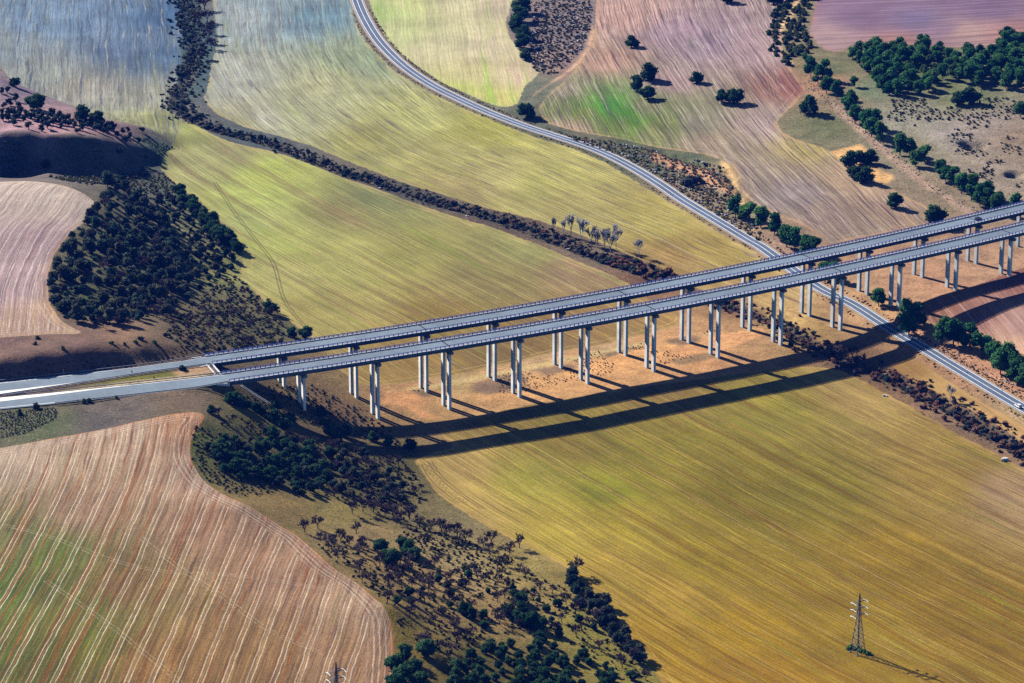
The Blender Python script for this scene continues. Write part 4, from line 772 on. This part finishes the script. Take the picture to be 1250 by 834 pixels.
for p in along(creek_part((1040,445), (1290,575)), 200, 4.6, 25): shrub('bramble', random.choice(('rust', 'rust', 'rust', 'wood', 'reed')), p, random.uniform(.6, 1.4), 'rusty bramble in the hedge between mustard field and country road', 'shrub', 'brambles beside the mustard field')
for p in cast([(1040,437),(1022,436),(1050,448)]): tree('bare_tree', 'bare', p, 1.15, 'round purplish bare tree in the deck shadow by the hedge', 'tree', 'purplish bare trees in the deck shadow')
for (px_, py_), s in (((697,289),.85),((710,297),.95),((722,300),.8),((738,306),1.0),((745,311),1.05),((752,304),.95),((780,314),.75),((676,284),.6),((688,287),.6),((728,308),.9)):
    tree('poplar_tree', 'poplar', castp(px_, py_), s, 'silvery bare poplar standing in the creek hedge', 'tree', 'silvery poplars of the creek')
tree('poplar_tree', 'poplar', castp(1160, 490), .62, 'small whitish bare poplar in the bramble hedge by the mustard field', 'tree')
# --- single shrubs
for pts, kind, s, lab, grp in (([(24,506),(44,500)], 'scrub', 1.7, 'green bush beside the nearer carriageway verge', 'green bushes on the near verge'),([(136,420),(153,421),(165,419),(172,415),(188,419),(46,413),(78,426),(44,421)], 'scrub', 1.1, 'small green bush on the bank above the road cutting', 'bushes above the cutting'),([(222,452)], 'wood', 1.5, 'dark bush on the median before the viaducts', None),
 ([(109,491),(103,492),(141,487)], 'scrub', 1.0, 'low dark bush at the lower edge of the near carriageway', 'low bushes at the carriageway edge'),([(1043,793),(1037,792),(1050,795),(1056,797),(1040,790),(1060,799),(1047,791)], 'weeds', 1.25, 'bright green bush around the foot of the power pylon', 'green bushes at the pylon foot'),([(535,700),(567,694),(578,692),(545,716)], 'scrub', 1.5, 'lone green shrub on the open part of the lower scrub slope', 'lone shrubs on the lower slope'),
 ([(843,224),(838,228),(850,224)], 'reed', 2.4, 'large greyish bush beside the country road below the eroded bank', 'greyish bushes below the bank'),([(740,601),(1052,330)], 'rust', .6, 'small rusty shrub', None)):
    for p in cast(pts): shrub('shrub', kind, p, s * random.uniform(.8, 1.15), lab, 'shrub', grp) if lab != 'small rusty shrub' else None
# --- trackside low shrubs: upper right dirt track
for p in scatter([[(940,62),(938,40),(945,18),(952,-5),(970,-5),(958,22),(948,42),(952,60),(965,78),(958,82)],[(958,35),(968,15),(985,-5),(1003,-5),(990,10),(982,25),(985,45),(998,62),(985,66),(966,72),(955,55)]], 120, 3.4, 30): shrub('track_bush', 'scrub', p, random.uniform(1.2, 2.3), 'green bush lining the pale dirt track at the top', 'bush', 'bushes lining the dirt track')
# --- undergrowth as stuff
def stuff(name, pts, kinds, s0, s1, seed):
    rng = np.random.default_rng(seed); V = []; F = []; T = []; MI = []; mats = [M[k_] for k_ in kinds]; nb = 0; P_ = []
    protos = []
    for j in range(6):
        b = blobs(rng, 2, .7, .7, -.1, .5); protos.append(leafcloud(rng, b, 26, .3))
    for p in pts:
        v, f, t_ = protos[rng.integers(6)]; a = rng.uniform(0, 6.28); s_ = rng.uniform(s0, s1); ca, sa = math.cos(a) * s_, math.sin(a) * s_; z_ = float(hz(p[0], p[1])); v = np.array(v); mi = int(rng.integers(len(kinds)))
        P_.append(np.column_stack([p[0] + v[:, 0] * ca - v[:, 1] * sa, p[1] + v[:, 0] * sa + v[:, 1] * ca, z_ + v[:, 2] * s_]))
        F += [tuple(i + nb for i in q) for q in f]; T += t_; MI += [mi] * len(f); nb += len(v)
    o = obj(name, mesh(name, np.vstack(P_), F, mats, MI, tone=T)); o['kind'] = 'stuff'; tag(o, None); return o
tag(stuff('wood_thicket', wd[215:] + scatter(WOODR, 120, 3.0, 16), ('wood', 'oak', 'wood'), 1.2, 2.6, 39), 'dense undergrowth filling the dark wood', 'thicket')
CR1 = creek_part((222,0), (236,145)); CR2 = creek_part((236,145), (820,345)); CR3 = creek_part((880,372), (1290,575))
tag(stuff('creek_brush', along(CR1, 620, 5.5, 60, 1.5), ('wood', 'reed', 'scrub'), .8, 2.0, 61), 'low brush filling the upper creek bed', 'brush')
tag(stuff('creek_brush', along(CR2, 1250, 3.4, 62, 2.6), ('wood', 'reed', 'wood', 'rust', 'brush'), .6, 1.4, 63), 'low brush filling the middle creek', 'brush')
tag(stuff('creek_brush', along(CR3, 1000, 4.2, 64), ('rust', 'brush', 'reed', 'rust', 'brush'), .5, 1.3, 65), 'dry brush along the lower creek by the country road', 'brush')
LS = [(205,396),(222,378),(262,350),(290,335),(322,372),(360,408),(330,428),(270,436),(225,428),(200,412)]
tag(stuff('undergrowth', scatter(LS, 420, 2.2, 66), ('wood', 'scrub', 'brush', 'wood'), .8, 2.2, 67), 'dark scrub on the slope behind the left end of the farther viaduct', 'scrub')
ER = resample(cast([(985,100),(1012,124),(1040,146),(1068,170),(1098,196),(1130,222),(1165,244),(1205,264)]), 3)
tag(stuff('rubble', along(ER, 420, 2.2, 70), ('stone', 'brush', 'stone', 'rust'), .25, .75, 71), 'pale rubble and tufts along the eroded ditch bank', 'rubble')
EB = resample(cast([(1088,396),(1125,413),(1160,432),(1200,454),(1250,482)]), 3)
tag(stuff('rubble', along(EB, 300, 2.4, 72), ('stone', 'rust', 'brush'), .25, .8, 73), 'reddish rubble on the road bank below the pine row', 'rubble')
KG = [(60,216),(130,211),(190,206),(200,212),(222,232),(205,240),(165,234),(140,224),(110,228),(85,222)]
tag(stuff('undergrowth', scatter(KG, 330, 2.0, 68), ('wood', 'scrub', 'brush'), .7, 1.8, 69), 'dark scrub between the shaded slope and the wood', 'scrub')
GAR = [(655,-20),(725,-20),(722,28),(715,55),(700,72),(680,92),(655,88),(640,70),(648,40)]
tag(stuff('undergrowth', scatter(GAR, 900, 1.7, 40), ('scrub', 'reed', 'brush', 'stone', 'reed'), .7, 1.9, 41), 'speckled low scrub between the pale green and mauve fields', 'scrub')
BANK = [(690,165),(740,172),(800,184),(850,195),(885,205),(895,235),(905,262),(930,282),(925,296),(890,272),(850,248),(800,214),(750,188),(700,172)]
tag(stuff('undergrowth', scatter(BANK, 640, 1.8, 42), ('scrub', 'wood', 'brush', 'rust', 'stone'), .6, 1.9, 43), 'low scrub on the broken bank above the country road', 'scrub')
RP = [(1060,125),(1110,120),(1160,125),(1250,115),(1250,230),(1200,225),(1150,190),(1110,165),(1080,145)]
tag(stuff('undergrowth', scatter(RP, 380, 1.8, 44, clump=14), ('scrub', 'reed', 'brush'), .6, 1.6, 45), 'sparse tufts over the rough pasture', 'scrub')
LOW = [SLOPE, UP, [(270,490),(330,505),(420,530),(500,550),(470,520),(420,490),(380,470),(330,470)], [(236,520),(300,540),(340,600),(290,608),(250,585),(234,560)], [(500,640),(560,655),(640,690),(560,700),(480,660)]]
tag(stuff('undergrowth', scatter(LOW, 1500, 1.7, 46), ('brush', 'scrub', 'brush', 'wood', 'brush'), .5, 1.5, 47), 'low undergrowth over the lower scrub slope', 'scrub')
KN = [(0,170),(60,172),(130,172),(180,168),(212,180),(195,198),(120,206),(60,211),(0,216)]
tag(stuff('undergrowth', scatter(KN, 300, 1.8, 48, clump=16), ('wood', 'scrub'), .6, 1.4, 49), 'low undergrowth on the shaded slope below the olive grove', 'scrub')
UB = [(450,478),(520,466),(600,452),(680,436),(760,424),(840,408),(880,400),(880,428),(800,448),(720,462),(640,478),(560,495),(480,505),(430,500)]
tag(stuff('undergrowth', scatter(UB, 420, 1.2, 50, clump=20), ('brush', 'brush', 'rust'), .25, .7, 51), 'dry brown tufts under the viaducts', 'scrub')
N_ = normals2(ROAD); ii = RNG.integers(60, len(ROAD) - 10, 1100); sd = RNG.choice([-1, 1, 1], 1100); RVp = ROAD[ii, :2] + N_[ii] * (sd * RNG.uniform(6.0, 8.2, 1100))[:, None]
tag(stuff('roadside_weeds', RVp, ('wood', 'scrub', 'rust'), .35, .85, 53), 'dark weeds along both verges of the country road', 'weeds')
ED = [(0,446),(100,437),(190,427),(225,425),(230,436),(160,445),(77,455),(0,464)]
tag(stuff('undergrowth', scatter(ED, 120, 2.4, 54), ('wood', 'scrub'), .4, 1.0, 55), 'tufts on the shaded road cutting', 'scrub')
VG = [(0,504),(70,497),(70,512),(30,530),(0,536)]
tag(stuff('undergrowth', scatter(VG + [], 380, 1.0, 56), ('scrub', 'reed', 'reed'), .35, .8, 57), 'grey green scrub on the verge below the nearer carriageway', 'scrub')

# ------------------------------------------------------------------ rocks
for (px_, py_), s, lab in (((1225,562),1.6,'pale rock heap at the right edge of the mustard field'),((1079,484),1.0,'pale boulder beside the top of the mustard field'),((464,231),.9,'pale stone on the green field below the creek hedge'),((570,264),.9,'grey stone on the field beside the creek'),((693,305),1.0,'dark stone on the field edge below the poplars')):
    rng = np.random.default_rng(int(px_)); p = castp(px_, py_); b = MB()
    for j in range(5):
        q = rng.normal(0, .6 * s, 2); b.box((q[0], q[1], .3 * s), (rng.uniform(.7, 1.3) * s, rng.uniform(.6, 1.1) * s, rng.uniform(.6, 1.1) * s), rng.uniform(0, 3), 0, .6)
    tag(b.build('rock_heap', M['stone'], None, (*p, float(hz(*p)))), lab, 'rocks')

# ------------------------------------------------------------------ power pylons
def pylon(loc, H, rz, label):
    t_ = empty('power_pylon', loc, rz); tag(t_, label, 'pylon'); b = MB(); th = .12
    lev = [0, .14, .27, .39, .5, .6, .69, .77, .84, .9, 1.0]; wd_ = lambda q: 1.55 * (1 - q / .62) + .55 if q < .62 else max(.06, .55 * (1 - (q - .62) / .38 * .9))
    cs = [(-1, -1), (1, -1), (1, 1), (-1, 1)]
    for a, c in zip(lev[:-1], lev[1:]):
        wa, wc = wd_(a), wd_(c)
        for i in range(4):
            p, q = cs[i], cs[(i + 1) % 4]; b.bar((p[0] * wa, p[1] * wa, a * H), (p[0] * wc, p[1] * wc, c * H), th * 1.35, k=4, cap=False)
            b.bar((p[0] * wa, p[1] * wa, a * H), (q[0] * wc, q[1] * wc, c * H), th * .75, k=3, cap=False); b.bar((q[0] * wa, q[1] * wa, a * H), (p[0] * wc, p[1] * wc, c * H), th * .75, k=3, cap=False)
            b.bar((p[0] * wc, p[1] * wc, c * H), (q[0] * wc, q[1] * wc, c * H), th * .7, k=3, cap=False)
    b.build('lattice_mast', M['steel'], t_)
    for i in range(4):
        f = MB(); f.box((cs[i][0] * wd_(0), cs[i][1] * wd_(0), .1), (.8, .8, .6)); f.build('footing', M['conc_shade'], t_)
    for zf in (.64, .75, .86):
        for sd_ in (-1, 1):
            w = wd_(zf); c = MB(); e = (sd_ * 3.1, 0, zf * H)
            for yy in (-1, 1):
                c.bar((sd_ * w, yy * w, zf * H), e, th * .85, k=3); c.bar((sd_ * w, yy * w, zf * H + 1.1), e, th * .7, k=3)
            ca = c.build('crossarm', M['steel'], t_); n = MB()
            for yy in (-1, 1): n.bar(e, (e[0], yy * 1.7, e[2] - .35), .13, k=6)
            n.build('insulator', M['insul'], ca)
p = castp(1047, 797); pylon((*p, float(hz(*p))), 25.5, R(35), 'lattice power pylon standing alone in the mustard field')
p = unp([(411.5, 881)], 29)[0]; pylon((*p, float(hz(*p))), 25.5, R(30), 'lattice power pylon cut by the bottom edge on the stubble field')

# ------------------------------------------------------------------ cars
def car(loc, rz, body, label):
    t_ = empty('car', loc, rz); tag(t_, label, 'car'); pm = plain(label.split()[0] + ' car paint', body, .3, .5, .03); gl = plain('car glass', (.01, .012, .016), .1, .6, .02); ty = plain('tyre rubber', (.012, .012, .012), .9, .1, .05); rm = plain('alloy rim', (.4, .4, .42), .4, .5, .05); rd = plain('red lamp glass', (.3, .01, .01), .3, .5, .02); hl = plain('clear lamp glass', (.7, .7, .72), .2, .5, .02)
    X = [(-2.15, .45, .78), (-2.05, .42, .98), (-1.2, .40, 1.02), (1.0, .40, .98), (1.9, .42, .80), (2.15, .45, .62)]
    V = []; F = []
    for x, z0, z1 in X: V += [(x, -.88, z0), (x, .88, z0), (x, .82, z1), (x, -.82, z1)]
    for i in range(len(X) - 1):
        for j in range(4): a, c = i * 4 + j, i * 4 + (j + 1) % 4; F.append((a, a + 4, c + 4, c))
    F += [(0, 1, 2, 3), tuple(4 * (len(X) - 1) + j for j in (3, 2, 1, 0))]
    obj('body', mesh('body', V, F, pm), t_)
    V = [(-1.95, -.78, 1.0), (1.15, -.78, 1.0), (1.15, .78, 1.0), (-1.95, .78, 1.0), (-1.5, -.62, 1.46), (.35, -.62, 1.46), (.35, .62, 1.46), (-1.5, .62, 1.46)]
    cab = obj('windows', mesh('windows', V, [(0, 1, 5, 4), (1, 2, 6, 5), (2, 3, 7, 6), (3, 0, 4, 7)], gl), t_)
    b = MB(); b.box((-.575, 0, 1.485), (1.95, 1.3, .05)); b.build('roof', pm, t_)
    for x in (-1.3, 1.3):
        for y in (-.84, .84):
            b = MB(); b.bar((x, y - .1, .33), (x, y + .1, .33), .33, k=12); w = b.build('wheel', ty, t_); b = MB(); b.bar((x, y - .115, .33), (x, y + .115, .33), .2, k=10); b.build('rim', rm, w)
    for y in (-.62, .62):
        b = MB(); b.box((2.1, y, .68), (.12, .34, .14)); b.build('headlight', hl, t_); b = MB(); b.box((-2.13, y, .82), (.1, .3, .2)); b.build('tail_light', rd, t_)
def on_road(px_, py_, off):
    p = castp(px_, py_); i = int(np.argmin(((ROAD[:, :2] - p) ** 2).sum(1))); t2 = ROAD[i + 1] - ROAD[i - 1]; n = normals2(ROAD)[i]; return (*(ROAD[i, :2] + n * off), ROAD[i, 2] + .02), math.atan2(t2[1], t2[0])
l_, a_ = on_road(1244, 496, -1.7); car(l_, a_ + math.pi, (.8, .8, .8), 'white car on the country road at the right edge')
x = unp([(1191, 266)], DECK)[0][0]; y = np.polyval(FARFIT, x); an = math.atan(2 * FARFIT[0] * x + FARFIT[1]); car((x - 1.5 * -math.sin(an), y - 1.5 * math.cos(an), DECK + .03), an, (.012, .016, .03), 'dark car driving along the farther viaduct')
def post(px_, py_, h, col, name, label, cat, panel=None):
    p = unp([(px_, py_)], DECK)[0]; t_ = empty(name, (*p, DECK - .1)); tag(t_, label, cat); b = MB(); b.bar((0, 0, 0), (0, 0, h), .09, k=6); b.build('pole', M['panel'], t_)
    b = MB(); b.box((0, -.08, h - .35), (.75, .08, .7), -.5); b.build('sign_panel', plain('sign face', col, .5, .3, .03), t_)
post(78, 457.5, 2.6, (.5, .12, .06), 'road_sign', 'reddish road sign at the foot of the cutting', 'sign'); post(161, 455.5, 1.3, (.55, .06, .04), 'road_sign', 'red marker on the median edge of the farther carriageway', 'sign'); post(95, 490.5, 1.2, (.55, .05, .05), 'road_sign', 'red marker at the outer edge of the nearer carriageway', 'sign'); post(188, 462.5, 1.2, (.1, .06, .04), 'road_sign', 'dark marker on the median before the viaducts', 'sign')

# ------------------------------------------------------------------ light, sky, air
SUN_EL, SUN_DIR = R(30.8), np.array([-.722, .692])
w = bpy.data.worlds.new('World'); scene.world = w; w.use_nodes = True; nt = w.node_tree; bg = nt.nodes['Background']
sky = nt.nodes.new('ShaderNodeTexSky'); sky.sky_type = 'NISHITA'; sky.sun_disc = False; sky.sun_elevation = SUN_EL; sky.sun_rotation = math.atan2(SUN_DIR[0], SUN_DIR[1]); sky.altitude = 2500; sky.dust_density = 0; sky.ozone_density = 6.0; sky.air_density = 1.0
nt.links.new(sky.outputs[0], bg.inputs[0]); bg.inputs[1].default_value = .05
sd_ = bpy.data.lights.new('sun', 'SUN'); sd_.energy = 5.0; sd_.angle = R(.53); sd_.color = (1, .95, .87); so = link(bpy.data.objects.new('sun', sd_))
dv = Vector((-SUN_DIR[0] * math.cos(SUN_EL), -SUN_DIR[1] * math.cos(SUN_EL), -math.sin(SUN_EL))); so.rotation_euler = dv.to_track_quat('-Z', 'Y').to_euler(); so.location = (0, 1500, 700)

HAZE = 0.000019
def haze_box():
    b = MB(); b.box((0, 900, 280), (2400, 4600, 600)); t = NT('blue air')
    v = t.n('ShaderNodeVolumePrincipled'); v.inputs['Density'].default_value = HAZE; v.inputs['Color'].default_value = (.02, .15, 1.0, 1); v.inputs['Anisotropy'].default_value = .0
    t.t.links.new(v.outputs[0], t.out.inputs['Volume']); o = b.build('haze', t.m); o['kind'] = 'stuff'; return o
haze_box()
scene.view_settings.view_transform = 'Standard'; scene.view_settings.look = 'None'; scene.view_settings.gamma = 1; scene.view_settings.use_curve_mapping = False
scene.view_settings.exposure = 1.36
scene.cycles.max_bounces = 4; scene.cycles.diffuse_bounces = 0; scene.cycles.use_denoising = False
print('objects', len(bpy.data.objects))
